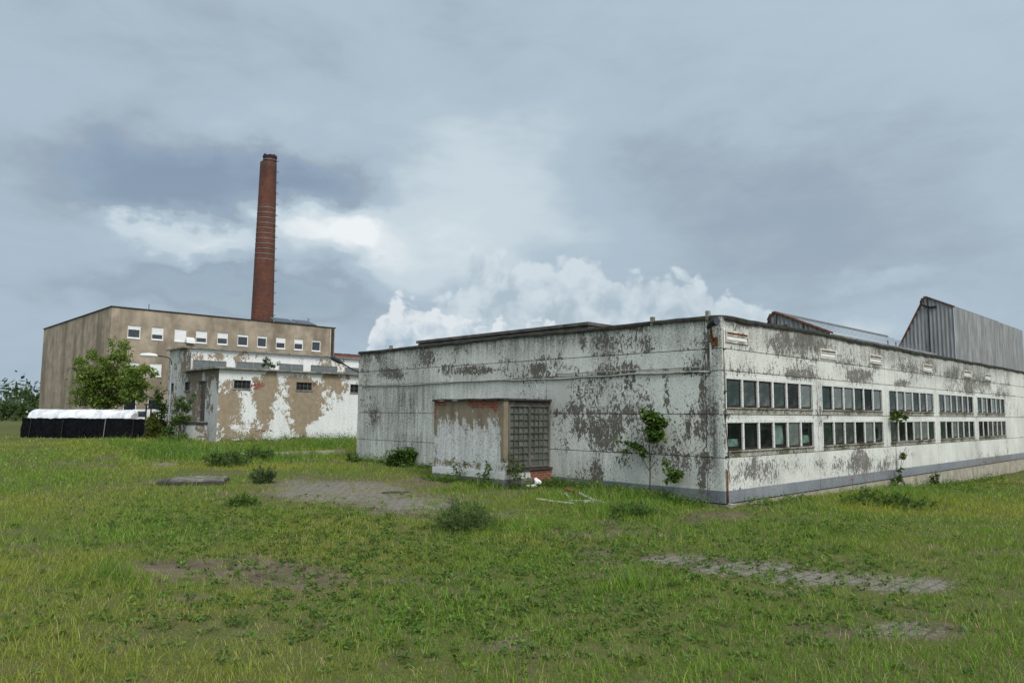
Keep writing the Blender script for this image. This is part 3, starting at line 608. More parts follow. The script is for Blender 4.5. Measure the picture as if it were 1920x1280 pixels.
# brick bay with its glass block window
D_, y0b, y1b, zt = 2.14, 6.35, 9.85, 2.80
bay = MB()
def bay_sheet(P, u0, u1, z0, z1, st=.06): bay.grid(lambda a, b: P(u0+(u1-u0)*a, z0+(z1-z0)*b), max(1, round((u1-u0)/st)), max(1, round((z1-z0)/st)))
bay_sheet(lambda u, z: (-D_, u, z), y0b, y1b, .57, zt); bay_sheet(lambda u, z: (u, y1b, z), -D_, -.002, .57, zt)
bay_sheet(lambda u, z: (u, y0b, z), -D_, -D_+.2, .57, zt); bay.box(-D_+.02, -D_+.2, y0b+.02, y0b+.2, .3, zt-.02)
def bay_wear(V):
    W = K[None]+V[:, 0:1]*ux[None]+V[:, 1:2]*uy[None]+V[:, 2:3]*np.array([[0, 0, 1.]]); px, py = pix(W)
    n = fbm(V[:, 1]*1.5+V[:, 0], V[:, 2], .35, 12, 3)
    top = np.clip((V[:, 2]-1.85)/.75+(n-.5)*1.5, -.3, 1.3)
    peel = -.10+top*.58+.36*(fbm(V[:, 1]*3, V[:, 2]*.6, .3, 40, 3)-.45)+np.exp(-((V[:, 1]-y0b-.04)/.10)**2)*.9*(V[:, 1] < 7)*(V[:, 2] > .9)+np.exp(-((V[:, 2]-.72)/.12)**2)*(n*1.1-.1)+np.exp(-((V[:, 1]-9.75)/.12)**2)*.6*(n+.1)
    br = np.maximum(np.exp(-((px-905)/32)**4-((py-752)/14)**4), np.maximum(np.exp(-((px-822)/14)**4-((py-752)/9)**4), .75*np.exp(-((px-930)/8)**2-((py-765)/12)**2)))
    br = np.maximum(br, .8*np.exp(-((px-815)/6)**2-((py-772)/20)**2))
    return {'peel': peel, 'grime': .34+.3*n+.9*np.exp(-((px-850)/6)**2)*(V[:, 2] > 2.2)+.6*np.exp(-((px-822)/12)**2-((py-775)/12)**2), 'brick': br}
bayo = bay.build('brick_bay', 'bay', fac, fn=bay_wear); bayo['label'] = 'projecting brick bay with patchy render'
m_ = MB()
m_.grid(lambda u, v: (-D_-.03, y0b-.03+(y1b-y0b+.06)*u, -.3+.87*v), 60, 16); m_.grid(lambda u, v: (-D_-.03+(D_+.03)*u, y0b-.03, -.3+.87*v), 40, 16); m_.grid(lambda u, v: (-D_-.03+(D_+.03)*u, y1b+.03, -.3+.87*v), 20, 8)
m_.quad((-D_-.03, y0b-.03, .57), (0, y0b-.03, .57), (0, y1b+.03, .57), (-D_-.03, y1b+.03, .57))
def plinth_wear(V):
    n = fbm(V[:, 0]*2+V[:, 1], V[:, 2], .3, 6, 3); side = (V[:, 1] < y0b-.02)
    return {'peel': -.35+.3*(n-.5), 'grime': np.clip((.34-V[:, 2])/.08+(n-.5)*1.2, .1, 1.), 'brick': side*np.clip((V[:, 0]+.95+(V[:, 2]-.3)*.4)/.15, 0, 1)*1.2}
m_.build('plinth', 'bay_plinth', bayo, fn=plinth_wear)
m_ = MB(); m_.grid(lambda u, v: (-D_-.06+(D_+.1)*u, y0b-.05+(y1b-y0b+.1)*v, zt+.055+.012*math.sin(u*20+v*17)), 24, 30); m_.grid(lambda u, v: (-D_-.06, y0b-.05+(y1b-y0b+.1)*u, zt+.02*math.sin(u*31)*(1-v)+.055*v+.012*v*math.sin(u*17)), 40, 1)
m_.grid(lambda u, v: (-D_-.06+(D_+.1)*u, y0b-.05, zt+.055*v+.012*v*math.sin(u*20)), 24, 1); m_.quad((-D_-.1, y0b-.05, zt), (0, y0b-.05, zt), (0, y1b+.05, zt), (-D_-.1, y1b+.05, zt))
m_.build('roof_slab', 'dark_concrete', bayo)
m_ = MB(); m_.grid(lambda u, v: (-D_+.12+(D_-.06)*u, y0b-.09+.26*v, .655+.02*math.sin(u*40+v*9)*v), 40, 4); m_.grid(lambda u, v: (-D_+.12+(D_-.06)*u, y0b-.09, .585+.07*v), 40, 2); m_.box(-D_+.12, .06, y0b-.08, y0b+.1, .58, .60); m_.build('window_sill', 'dark_concrete', bayo)
gx0, gx1, gz0, gz1 = -D_+.22, -.04, .68, 2.66
m_ = MB()
for x0, x1, z0, z1 in ((gx0, gx0+.06, gz0, gz1), (gx1-.06, gx1, gz0, gz1), ((gx0+gx1)/2-.045, (gx0+gx1)/2+.045, gz0, gz1), (gx0+.06, gx1-.06, gz1-.05, gz1), (gx0+.06, gx1-.06, gz0, gz0+.04)): m_.box(x0, x1, y0b+.0, y0b+.09, z0, z1)
gw = m_.build('window', 'fascia', bayo); gw['label'] = 'tall two leaf window of small wired panes'
cells = MB(); bars = MB(); cv = []
for s in range(2):
    l0 = gx0+.06 if s == 0 else (gx0+gx1)/2+.045; l1 = (gx0+gx1)/2-.045 if s == 0 else gx1-.06
    for i in range(4):
        for j in range(9):
            xa, xb = l0+(l1-l0)*i/4, l0+(l1-l0)*(i+1)/4; za, zb = gz0+.04+(gz1-gz0-.09)*j/9, gz0+.04+(gz1-gz0-.09)*(j+1)/9
            t_ = [random.uniform(-.012, .012) for _ in range(2)]
            cells.quad((xa, y0b+.06+t_[0], za), (xb, y0b+.06-t_[0], za), (xb, y0b+.06-t_[0]+t_[1], zb), (xa, y0b+.06+t_[0]+t_[1], zb)); cv += [random.random()]*4
    for i in range(1, 4): x = l0+(l1-l0)*i/4; bars.box(x-.011, x+.011, y0b+.02, y0b+.05, gz0+.04, gz1-.05)
    for j in range(1, 9): z = gz0+.04+(gz1-gz0-.09)*j/9; bars.box(l0, l1, y0b+.015, y0b+.045, z-.016, z+.016)
cells.build('pane', 'block', gw, fn=lambda V: {'cell': np.array(cv)}); bars.build('glazing_bar', 'fascia', gw)
m_ = MB(); m_.box(-D_+.2, -.0, y0b+.02, y0b+.15, gz1+.003, zt-.003); m_.build('lintel', 'dark_concrete', bayo)

# sawtooth roof lights behind the parapet
def shed(xg, apex_px, lower_px, name, xlen, label):
    ap = on_x(*apex_px, xg); foot = np.array([ap[0], -.0+.35, 5.09]); y_a, z_a = ap[1], ap[2]
    slope = lower_px
    y_l = max(.33, y_a-(z_a-5.05)/slope); steep = y_a+(z_a-5.05)*.53
    r_ = MB(); n = 44                                                       # corrugated gable, vertical waves
    def top(y): return z_a-(y_a-y)*slope if y < y_a else z_a-(y-y_a)/.53
    vs = []; fs = []; N = 90
    for i in range(N+1):
        y = y_l+(steep-y_l)*i/N; dx = .022*math.sin(y*2*math.pi/.18)
        vs += [(xg+dx, y, 5.0), (xg+dx, y, max(5.0, top(y)))]
    for i in range(N): fs.append((2*i, 2*i+1, 2*i+3, 2*i+2))
    r_.add(vs, fs); o = r_.build(name, 'corrugated', fac); o['label'] = label
    r_ = MB(); off = .05
    r_.box(0, 0, 0, 0, 0, 0) if 0 else None
    def slab(p, q, t_, w_):                                               # board along an edge of the gable
        d = np.array([q[0]-p[0], q[1]-p[1]]); d /= np.linalg.norm(d); nn_ = np.array([-d[1], d[0]])
        if nn_[1] < 0: nn_ = -nn_
        c = [p, q, (q[0]+nn_[0]*t_, q[1]+nn_[1]*t_), (p[0]+nn_[0]*t_, p[1]+nn_[1]*t_)]
        vs = [(xg-.06, a[0], a[1]) for a in c]+[(xg+w_, a[0], a[1]) for a in c]
        r_.add(vs, [(0, 1, 2, 3), (7, 6, 5, 4), (0, 4, 5, 1), (1, 5, 6, 2), (2, 6, 7, 3), (3, 7, 4, 0)])
    slab((y_l, top(y_l)), (y_a, z_a), .06, .2); slab((y_a, z_a+.01), (steep, 5.05), .07, .12); r_.build('verge_board', 'rust', o)
    r_ = MB(); r_.tube([(xg-.05, y_a+.12, z_a-.05), (xg-.10, y_a+.2, z_a-.25), (xg-.10, y_a+.12, z_a-.42), (xg-.07, y_a-.25, z_a-.55), (xg-.06, y_a-.5, z_a-.52)], .05, 7); r_.build('cable_loop', 'rubber', o, smooth=True)
    for y in (y_a-.1, y_a-1.1):
        if y > y_l+.3: r_ = MB(); r_.box(xg-.05, xg-.025, y-.02, y+.02, 5.0, top(y)-.02); r_.build('batten', 'dark_metal', o)
    r_ = MB(); zl_ = top(y_l); r_.quad((xg+.2, y_l, zl_), (xg+xlen, y_l, zl_), (xg+xlen, y_a, z_a), (xg+.2, y_a, z_a)); r_.quad((xg+.12, y_a, z_a), (xg+xlen, y_a, z_a), (xg+xlen, steep, 5.05), (xg+.12, steep, 5.05)); r_.build('roof_glazing', 'wire_glass', o)
    if zl_ > 5.1: r_ = MB(); r_.grid(lambda u, v: (xg+.03+(xlen-.03)*u, y_l-.025+.02*math.sin(u*xlen*2*math.pi/.18), 5.0+(zl_-5.004)*v), int(xlen/.03), 1); r_.build('front_wall', 'corrugated', o)
    r_ = MB(); nb = int(xlen/.42)
    for i in range(1, nb):
        x = xg+.2+(xlen-.2)*i/nb; wq = .04 if i == 9 else .008
        r_.add([(x-wq, y_l, zl_+.012), (x+wq, y_l, zl_+.012), (x+wq, y_a, z_a+.014), (x-wq, y_a, z_a+.014)], [(0, 1, 2, 3)])
    for j in range(1, 7):
        s = j/7; y = y_l+(y_a-y_l)*s; z = zl_+(z_a-zl_)*s+.017; r_.box(xg+.2, xg+xlen, y-.008, y+.008, z-.006, z+.004)
    r_.box(xg-.03, xg+xlen, y_a-.04, y_a+.05, z_a-.02, z_a+.05); r_.build('glazing_bar', 'grey_metal', o); return o
shed(7.9, (1452, 586), .45, 'sawtooth_roof', 11.5, 'low sawtooth roof light with wired glass slope')
shed(22.5, (1735, 557), .5, 'sawtooth_roof', 14., 'tall corrugated gable of the farther sawtooth roof')
for px_ in (1666, 1680):
    q = on_y(px_, 650, .45); m_ = MB(); m_.tube([(q[0], .45, 5.05), (q[0]-.06 if px_ < 1670 else q[0], .45, 5.05+.42)], .022, 6); m_.build('roof_post', 'rust', fac)

# lamps hanging on the factory
def wall_flood(P, rot):
    t_ = thing('floodlight', 'rusty black floodlight on the near roof corner of the factory', 'lamp', P, rot)
    m_ = MB(); m_.box(-.03, .2, -.11, .11, -.12, .12); m_.build('junction_box', 'rust', t_)
    m_ = MB(); m_.tube([(.02, 0, .02), (-.25, -.06, .14), (-.38, -.12, .34)], .035, 7); m_.build('bracket', 'rust', t_, smooth=True)
    m_ = MB(); c = (-.42, -.2, .42)
    m_.tube([(-.34, .0, .33), (-.40, -.12, .42), (-.46, -.26, .47), (-.5, -.36, .48)], [.04, .08, .11, .12], 10); m_.build('lamp_head', 'dark_metal', t_, smooth=True)
    m_ = MB(); m_.lathe([(0, 0), (.10, 0), (.10, .01), (0, .01)], 14); o = m_.build('lens', 'office_glass', t_); o.location = (-.503, -.372, .48); o.rotation_euler = (R_(90), 0, R_(-20))
wall_flood(wld((-.0, .22, 4.38)), ANG)
t_ = thing('wall_lamp', 'dark lamp arm reaching out from the far left corner of the factory', 'lamp', wld((.1, 18.16, 4.2)), ANG)
m_ = MB(); m_.tube([(0, 0, 0), (-.05, .5, .12), (-.1, 1.0, .33), (-.14, 1.4, .5)], [.035, .03, .03, .03], 7); m_.build('arm', 'dark_metal', t_, smooth=True)
m_ = MB(); m_.tube([(-.13, 1.3, .45), (-.17, 1.55, .56), (-.24, 2.0, .72), (-.27, 2.2, .76)], [.04, .10, .11, .03], 8); m_.build('lamp_head', 'dark_metal', t_, smooth=True)
m_ = MB(); m_.box(-.08, .08, 0, .05, -.12, .12); m_.build('wall_plate', 'dark_metal', t_)

# ------------------------------------------------------------------ two tier outbuilding with limewashed render
A0 = np.array([-.67, 31.89, 0.]); ann = thing('outbuilding', 'two tier flat roofed outbuilding with tan render showing through white limewash', 'outbuilding', wld((A0[0], A0[1], .6)), ANG)
def AL(q): return np.array([q[0]-A0[0], q[1]-A0[1], q[2]-.6])            # factory grid -> outbuilding frame
def fr(a, b, dy=0.): return AL(on_y(a, b, A0[1]+dy))
def sd(a, b): return AL(on_x(a, b, A0[0]))
def awear(seed, base, px_list, br_list=()):
    def f(V):
        W = wld((A0[0], A0[1], .6))[None]+V[:, 0:1]*ux[None]+V[:, 1:2]*uy[None]+V[:, 2:3]*np.array([[0, 0, 1.]]); px, py = pix(W)
        n = fbm(V[:, 0]*1+V[:, 1]*1.3, V[:, 2], 1.0, seed, 4)
        peel = np.full(len(V), base); 
        for b in px_list: peel = peel+.5*b[4]*np.exp(-np.abs((px-b[0])/b[2])**3-np.abs((py-b[1])/b[3])**3)
        return {'peel': peel+(n-.5)*1.1+1.0*(fbm(V[:, 0]+V[:, 1]*1.3, V[:, 2], .42, seed+20, 3)-.5), 'grime': .15+.2*n, 'brick': blob(px, py, br_list)+0*px if len(br_list) else 0*px}
    return f
def asheet(mb, P, u0, u1, z0, z1, st=.10): mb.grid(lambda a, b: P(u0+(u1-u0)*a, z0+(z1-z0)*b), max(1, round((u1-u0)/st)), max(1, round((z1-z0)/st)))
ZT = 4.28; DB = 5.2; ZU = 5.78; LXA = 16.
FW = [(fr(439, 712), fr(470, 729)), (fr(556, 716), fr(585, 732)), (fr(657, 720), fr(688, 737))]
mb = MB(); us = [0]+sum([[a[0], b[0]] for a, b in FW], [])+[LXA]
for i in range(0, len(us)-1):
    u0, u1 = us[i], us[i+1]
    if i % 2 == 0: asheet(mb, lambda u, z: (u, 0, z), u0, u1, -.7, ZT)
    else:
        a, b = FW[i//2]; asheet(mb, lambda u, z: (u, 0, z), u0, u1, -.7, b[2]); asheet(mb, lambda u, z: (u, 0, z), u0, u1, a[2], ZT)
        mb.quad((u0, 0, b[2]), (u1, 0, b[2]), (u1, .15, b[2]), (u0, .15, b[2])); mb.quad((u0, 0, a[2]), (u1, 0, a[2]), (u1, .15, a[2]), (u0, .15, a[2])); mb.quad((u0, 0, b[2]), (u0, 0, a[2]), (u0, .15, a[2]), (u0, .15, b[2])); mb.quad((u1, 0, b[2]), (u1, 0, a[2]), (u1, .15, a[2]), (u1, .15, b[2]))
PEEL_F = [(480,690,200,16,-1.3),(420,800,14,60,.9),(430,740,18,60,.5),(495,720,28,30,1.3),(455,760,12,60,.2),(490,770,18,40,.9),(508,710,10,40,1.),(530,770,16,60,-.6),(560,750,26,40,1.1),(590,745,34,45,1.1),(570,790,30,25,1.0),(625,725,20,30,1.2),(640,780,40,60,-1.2),(470,790,22,22,-.5),(545,800,30,14,-.4),(600,800,20,16,-.9),(525,735,12,20,-.3),(480,820,80,12,.6),(635,750,14,20,.4),(512,695,8,14,1.2),(622,700,10,12,1.1),(652,712,6,14,1.)]
mb.build('wall', 'render_tan', ann, fn=awear(3, -.13, PEEL_F, [(482,722,16,9,.95),(480,830,90,6,.95),(500,808,40,3,.6),(590,722,5,7,.8),(560,822,60,6,.6),(440,835,60,8,.7)]))
# side wall with door
dt, db, dr = sd(374, 714), sd(384, 790), sd(386.5, 714); dy0, dy1, dz0, dz1 = sd(386.5, 714)[1], sd(373, 714)[1], sd(382, 790)[2], sd(380, 714)[2]
s1a, s1b = sd(356, 715), sd(345.5, 732); s2a, s2b = sd(326, 718), sd(318.5, 734); yE = sd(314.5, 735)[1]
mb = MB(); P = lambda u, z: (0, u, z)
for u0, u1, ops in ((0, dy0, []), (dy0, dy1, [(dz0, dz1)]), (dy1, s1a[1], []), (s1a[1], s1b[1], [(s1b[2], s1a[2])]), (s1b[1], DB, []), (DB, s2a[1], []), (s2a[1], s2b[1], [(s2b[2], s2a[2])]), (s2b[1], yE, [])):
    top = ZT if u1 <= DB+.01 else ZU
    if not ops: asheet(mb, P, u0, u1, -.7, top)
    else:
        (a, b), = ops; asheet(mb, P, u0, u1, -.7, a); asheet(mb, P, u0, u1, b, top)
        for q in (((0, u0, a), (0, u1, a)), ((0, u0, b), (0, u1, b)), ((0, u0, a), (0, u0, b)), ((0, u1, a), (0, u1, b))): mb.quad(q[0], q[1], (.2,)+q[1][1:], (.2,)+q[0][1:])
mb.build('wall', 'render_grey', ann, fn=awear(9, -.06, [(330,700,14,50,-.6),(352,690,8,30,.2),(365,700,12,20,.7),(360,720,14,30,.5),(392,745,8,40,.3),(402,760,5,60,-.5),(368,760,10,40,.6),(395,690,14,10,.9)]))
mb = MB(); asheet(mb, lambda u, z: (u, DB, z), 0, LXA, ZT-.4, ZU); 
mb.build('wall', 'render_tan', ann, fn=awear(5, -.30, [(375,668,20,9,.85),(410,668,20,6,.6),(440,668,40,8,.4),(560,675,20,5,.5),(620,680,20,6,.5),(500,668,30,6,.3)]))
mb = MB(); mb.box(.3, LXA, .3, DB-.01, -.6, ZT-.05); mb.box(.3, LXA, DB+.3, yE, -.6, ZU-.05); mb.quad((0, yE, -.7), (LXA, yE, -.7), (LXA, yE, ZU), (0, yE, ZU)); mb.quad((LXA, 0, -.7), (LXA, yE, -.7), (LXA, yE, ZU), (LXA, 0, ZT)); mb.build('wall_core', 'dark_concrete', ann)
def slab_roof(x0, x1, y0, y1, z, t0, wob, name):
    m_ = MB(); nx = 60
    m_.grid(lambda u, v: (x0+(x1-x0)*u, y0+(y1-y0)*v, z+t0+wob*math.sin(u*29+v*4)*math.cos(u*13)), nx, 6); m_.grid(lambda u, v: (x0+(x1-x0)*u, y0, z+(t0+wob*math.sin(u*29)*math.cos(u*13))*v), nx, 1)
    m_.grid(lambda u, v: (x0, y0+(y1-y0)*u, z+(t0+wob*math.sin(u*4))*v), 20, 1); m_.quad((x0, y0, z), (x1, y0, z), (x1, y1, z), (x0, y1, z)); return m_.build(name, 'concrete' if name == 'roof_slab' else 'felt', ann)
slab_roof(-.35, LXA+.2, -.28, DB-.01, ZT+.003, .085, .02, 'roof_slab'); slab_roof(-.22, LXA+.2, DB-.22, yE+.2, ZU+.003, .085, .015, 'roof_slab')
def small_window(parent, o, uax, w_, h_, nx, nz, name='window'):
    """steel window of small panes; uax 0: in the front wall, 1: in the side wall"""
    fm_ = MB(); pn_ = MB()
    def bx(m_, u0, u1, d0, d1, z0, z1):
        if uax == 0: m_.box(o[0]+u0, o[0]+u1, o[1]+d0, o[1]+d1, o[2]+z0, o[2]+z1)
        else: m_.box(o[0]+d0, o[0]+d1, o[1]+u0, o[1]+u1, o[2]+z0, o[2]+z1)
    bx(fm_, 0, w_, .05, .11, 0, .04); bx(fm_, 0, w_, .05, .11, h_-.04, h_); bx(fm_, 0, .04, .05, .11, .04, h_-.04); bx(fm_, w_-.04, w_, .05, .11, .04, h_-.04)
    for i in range(1, nx): bx(fm_, w_*i/nx-.014, w_*i/nx+.014, .06, .10, .04, h_-.04)
    for j in range(1, nz): bx(fm_, .04, w_-.04, .062, .102, h_*j/nz-.012, h_*j/nz+.012)
    f_ = fm_.build(name, 'fascia', parent); bx(pn_, .03, w_-.03, .112, .12, .03, h_-.03); pn_.build('pane', 'office_glass', f_)
    sl = MB(); bx(sl, -.05, w_+.05, -.05, .06, -.06, -.002); sl.build('window_sill', 'concrete', f_); return f_
for a, b in FW[:3]: small_window(ann, (a[0]+.001, 0, b[2]+.001), 0, b[0]-a[0]-.002, a[2]-b[2]-.002, 4, 2)
small_window(ann, (0, s1a[1], s1b[2]), 1, s1b[1]-s1a[1], s1a[2]-s1b[2], 2, 3); small_window(ann, (0, s2a[1], s2b[2]), 1, s2b[1]-s2a[1], s2a[2]-s2b[2], 2, 3)
m_ = MB(); m_.box(.16, .2, dy0+.14, dy1, dz0, dz1); dro = m_.build('door', 'fascia', ann); m_ = MB(); m_.tube([(.14, dy0+.3, dz0+1.05), (.1, dy0+.3, dz0+1.05), (.1, dy0+.42, dz0+1.05)], .014, 6); m_.build('handle', 'dark_metal', dro)
m_ = MB(); m_.box(.22, .26, dy0, dy0+.14, dz0, dz1); m_.build('gap_dark_sheet', 'dark_metal', ann)  # dark sheet stands in for the shade inside the gap beside the door
for a, b in (((362, 674), (424, 686)), ((442, 677), (505, 688)), ((523, 681), (568, 692)), ((583, 684), (632, 696)), ((646, 688), (700, 699))):
    p, q = fr(*a, DB), fr(*b, DB); m_ = MB(); y = DB-.03
    for x0, x1, z0, z1 in ((p[0], q[0], p[2]-.05, p[2]), (p[0], p[0]+.05, ZT+.15, p[2]-.05), (q[0]-.05, q[0], ZT+.15, p[2]-.05), ((p[0]+q[0])/2-.03, (p[0]+q[0])/2+.03, ZT+.15, p[2]-.05)): m_.box(x0, x1, y-.02, y+.025, z0, z1)
    f_ = m_.build('window', 'concrete', ann); m_ = MB(); m_.box(p[0]+.03, q[0]-.03, y+.003, y+.02, ZT+.13, p[2]-.03); m_.build('pane', 'strip_glass', f_)
# entrance platform with steps
st0 = sd(386.5, 793); yA, yB = st0[1]-.25, sd(336, 795)[1]; zs = dz0-.03
m_ = MB(); m_.box(-1.25, -.003, yA, yB, zs-.13, zs); plat = m_.build('entrance_platform', 'dark_concrete', ann)
m_ = MB(); asheet(m_, lambda u, z: (u, yA+.06, z), -1.2, -.003, -.7, zs-.133, .08); asheet(m_, lambda u, z: (-1.2, u, z), yA+.06, yA+1.9, -.7, zs-.133, .08); m_.build('support_wall', 'render_grey', plat, fn=awear(4, -.05, []))
for i in range(4):
    m_ = MB(); m_.box(-1.2, -.1, yB+.28*i, yB+.28*(i+1)+.03, zs-.3-.24*i, zs-.17-.24*i); m_.build('step', 'dark_concrete', plat)

# ------------------------------------------------------------------ office block
O0 = np.array([1.72, 62.41, 0.]); off = thing('office_block', 'beige three storey office block with a flat roof and white framed windows', 'office block', wld((O0[0], O0[1], .7)), ANG)
def of(a, b): q = on_y(a, b, O0[1]); return np.array([q[0]-O0[0], 0, q[2]-.7])
XR = of(628, 616)[0]; ZO = of(300, 584.)[2]; DO = 26.
WW = []
top10 = [((240,608),(263,634)),((285,612),(306,637)),((328,615),(349,641)),((368,618.5),(388,644)),((408,622),(427,647)),((446,626),(465,650)),((483,629),(500,652)),((518,632),(535,655)),((552,635),(568,657)),((585,638),(601,660))]
for a, b in top10: WW.append((of(*a), of(*b), 2))
zr = [WW[0][0][2], np.mean([w[1][2] for w in WW])]; zt_ = np.mean([w[0][2] for w in WW])
rows = [(zr[1], zt_), (zr[1]-3.42, zt_-3.42), (zr[1]-6.75, zt_-6.75)]
xs_ = [(w[0][0], w[1][0]) for w in WW]
mb = MB(); cuts = sorted(set([0., XR]+[x for w in xs_ for x in w]))
for u0, u1 in zip(cuts[:-1], cuts[1:]):
    win = any(abs(u0-w[0]) < 1e-6 for w in xs_)
    zz = [-1.] + (sum([[r[0], r[1]] for r in rows[::-1]], []) if win else []) + [ZO]
    for i in range(0, len(zz)-1, 2): mb.quad((u0, 0, zz[i]), (u1, 0, zz[i]), (u1, 0, zz[i+1]), (u0, 0, zz[i+1]))
    if win:
        for a, b in rows:
            for q in (((u0, 0, a), (u1, 0, a)), ((u0, 0, b), (u1, 0, b)), ((u0, 0, a), (u0, 0, b)), ((u1, 0, a), (u1, 0, b))): mb.quad(q[0], q[1], (q[1][0], .16, q[1][2]), (q[0][0], .16, q[0][2]))
mb.quad((0, 0, -1), (0, 0, ZO), (0, DO, ZO), (0, DO, -1)); mb.quad((XR, 0, -1), (XR, DO, -1), (XR, DO, ZO), (XR, 0, ZO)); mb.quad((0, DO, -1), (XR, DO, -1), (XR, DO, ZO), (0, DO, ZO))
mb.build('wall', 'office', off)
mb = MB(); mb.box(-.08, XR+.08, -.08, DO+.08, ZO+.002, ZO+.10); mb.build('roof', 'felt', off)
mb = MB(); mb.box(XR-.42, XR-.14, -.10, -.002, 0, ZO-.05); mb.build('recess_dark_strip', 'dark_concrete', off)  # raised dark strip painted in for the shaded drain recess
mb = MB(); mb.tube([(XR-.6, -.09, -.5), (XR-.6, -.09, ZO-.1)], .06, 8); mb.build('downpipe', 'foundation', off, smooth=True)
blinds = [.32, .62, 1., .62, .5, .2, .18, .5, .45, .12]
for r, (a, b) in enumerate(rows):
    for i, (x0, x1) in enumerate(xs_):
        if r and i > 2: continue
        w_, h_ = x1-x0, b-a; m_ = MB(); f = .075
        for q in ((0, w_, 0, f+.04), (0, w_, h_-f, h_), (0, f, f+.04, h_-f), (w_-f, w_, f+.04, h_-f)): m_.box(x0+q[0], x0+q[1], .06, .13, a+q[2], a+q[3])
        wo = m_.build('window', 'pvc', off); m_ = MB(); m_.box(x0+f-.01, x1-f+.01, .10, .11, a+f, b-f+.01); m_.build('pane', 'office_glass', wo)
        m_ = MB(); m_.box(x0-.03, x1+.03, -.05, .06, a-.05, a-.003); m_.build('window_sill', 'white_metal', wo)
        bl = blinds[i] if r == 0 else (.9 if r == 1 else .0)
        if bl:
            m_ = MB(); n = max(1, int(bl*h_/.13)); zb = b-f-(h_-2*f-.04)*bl
            for k in range(n): z1 = b-f-(b-f-zb)*k/n; z0 = b-f-(b-f-zb)*(k+1)/n; m_.add([(x0+f, .092, z1), (x1-f, .092, z1), (x1-f, .086, z0+.004), (x0+f, .086, z0+.004)], [(0, 3, 2, 1)])
            m_.build('shutter', 'blind', wo)
        if r == 2:
            m_ = MB()
            for k in range(1, 12): m_.tube([(x0+w_*k/12, .03, a), (x0+w_*k/12, .03, b)], .012, 5)
            m_.build('window_bars', 'dark_metal', wo)
q = of(355, 638); lt = thing('wall_light', 'white boxy light on the office wall between two top windows', 'lamp', wld((O0[0]+q[0], O0[1], q[2]+.7)), ANG)
m_ = MB(); m_.add([(-.42, -.5, -.28), (.42, -.5, -.32), (.42, -.04, .02), (-.42, -.04, .05), (-.38, -.42, .12), (.38, -.42, .10), (.38, -.04, .28), (-.38, -.04, .3)], [(0, 3, 2, 1), (4, 5, 6, 7), (0, 1, 5, 4), (1, 2, 6, 5), (2, 3, 7, 6), (3, 0, 4, 7)]); m_.build('lamp_head', 'white_metal', lt)
m_ = MB(); m_.box(-.06, .06, -.05, -.002, -.25, .12); m_.build('bracket', 'grey_metal', lt)
# on the office roof
def roof_xy(px, dy): q = on_y(px, 610, O0[1]+dy); return q[0]
for i, (pa, pb) in enumerate(((517, 556), (559, 594))):
    xa, xb = roof_xy(pa, 3.), roof_xy(pb, 3.); P = wld((xa, O0[1]+3., .7+ZO+.45)); so = thing('solar_panel', ['dark solar panel row on the office roof beside the brick chimney', 'dark solar panel row at the right end of the office roof'][i], 'solar panel', P, ANG, 'solar panels on the office roof')
    L_ = xb-xa; m_ = MB(); m_.add([(0, 0, .12), (L_, 0, .12), (L_-.3, 1.6, .72), (.0, 1.6, .72), (0, 0, .06), (L_, 0, .06), (L_-.3, 1.6, .66), (0, 1.6, .66)], [(0, 1, 2, 3), (7, 6, 5, 4), (0, 4, 5, 1), (1, 5, 6, 2), (2, 6, 7, 3), (3, 7, 4, 0)]); m_.build('panel', 'solar', so)
    m_ = MB()
    for k in range(4): x = .1+(L_-.5)*k/3; m_.tube([(x, 1.5, -.36), (x, 1.5, .64)], .03, 5); m_.tube([(x, .05, -.36), (x, .05, .05)], .03, 5); m_.tube([(x, .05, 0), (x, 1.55, .66)], .025, 5)
    m_.add([(L_, 0, 0), (L_, 0, .12), (L_-.3, 1.6, .72), (L_-.3, 1.6, 0)], [(0, 1, 2, 3)]); m_.build('frame', 'grey_metal', so)
x = roof_xy(586, 4.5); fl = thing('flue_pipe', 'thin metal flue pipe standing on the office roof', 'flue', wld((x, O0[1]+5.5, .7+ZO+.1)), ANG); m_ = MB(); m_.tube([(0, 0, 0), (0, 0, 1.35)], .09, 8); m_.build('pipe', 'grey_metal', fl); m_ = MB(); m_.lathe([(0, 1.52), (.15, 1.42), (.15, 1.40), (0, 1.40)], 10); m_.build('cap', 'grey_metal', fl)
x = on_y(279, 580, O0[1]+.8)[0]; an = thing('antenna', 'small antenna rod on the left part of the office roof', 'antenna', wld((x, O0[1]+.8, .7+ZO+.1)), ANG); m_ = MB(); m_.tube([(0, 0, 0), (0, 0, .62)], .03, 6); m_.build('rod', 'dark_metal', an); m_ = MB(); m_.box(-.1, .1, -.1, .1, 0, .05); m_.build('foot_plate', 'dark_metal', an)

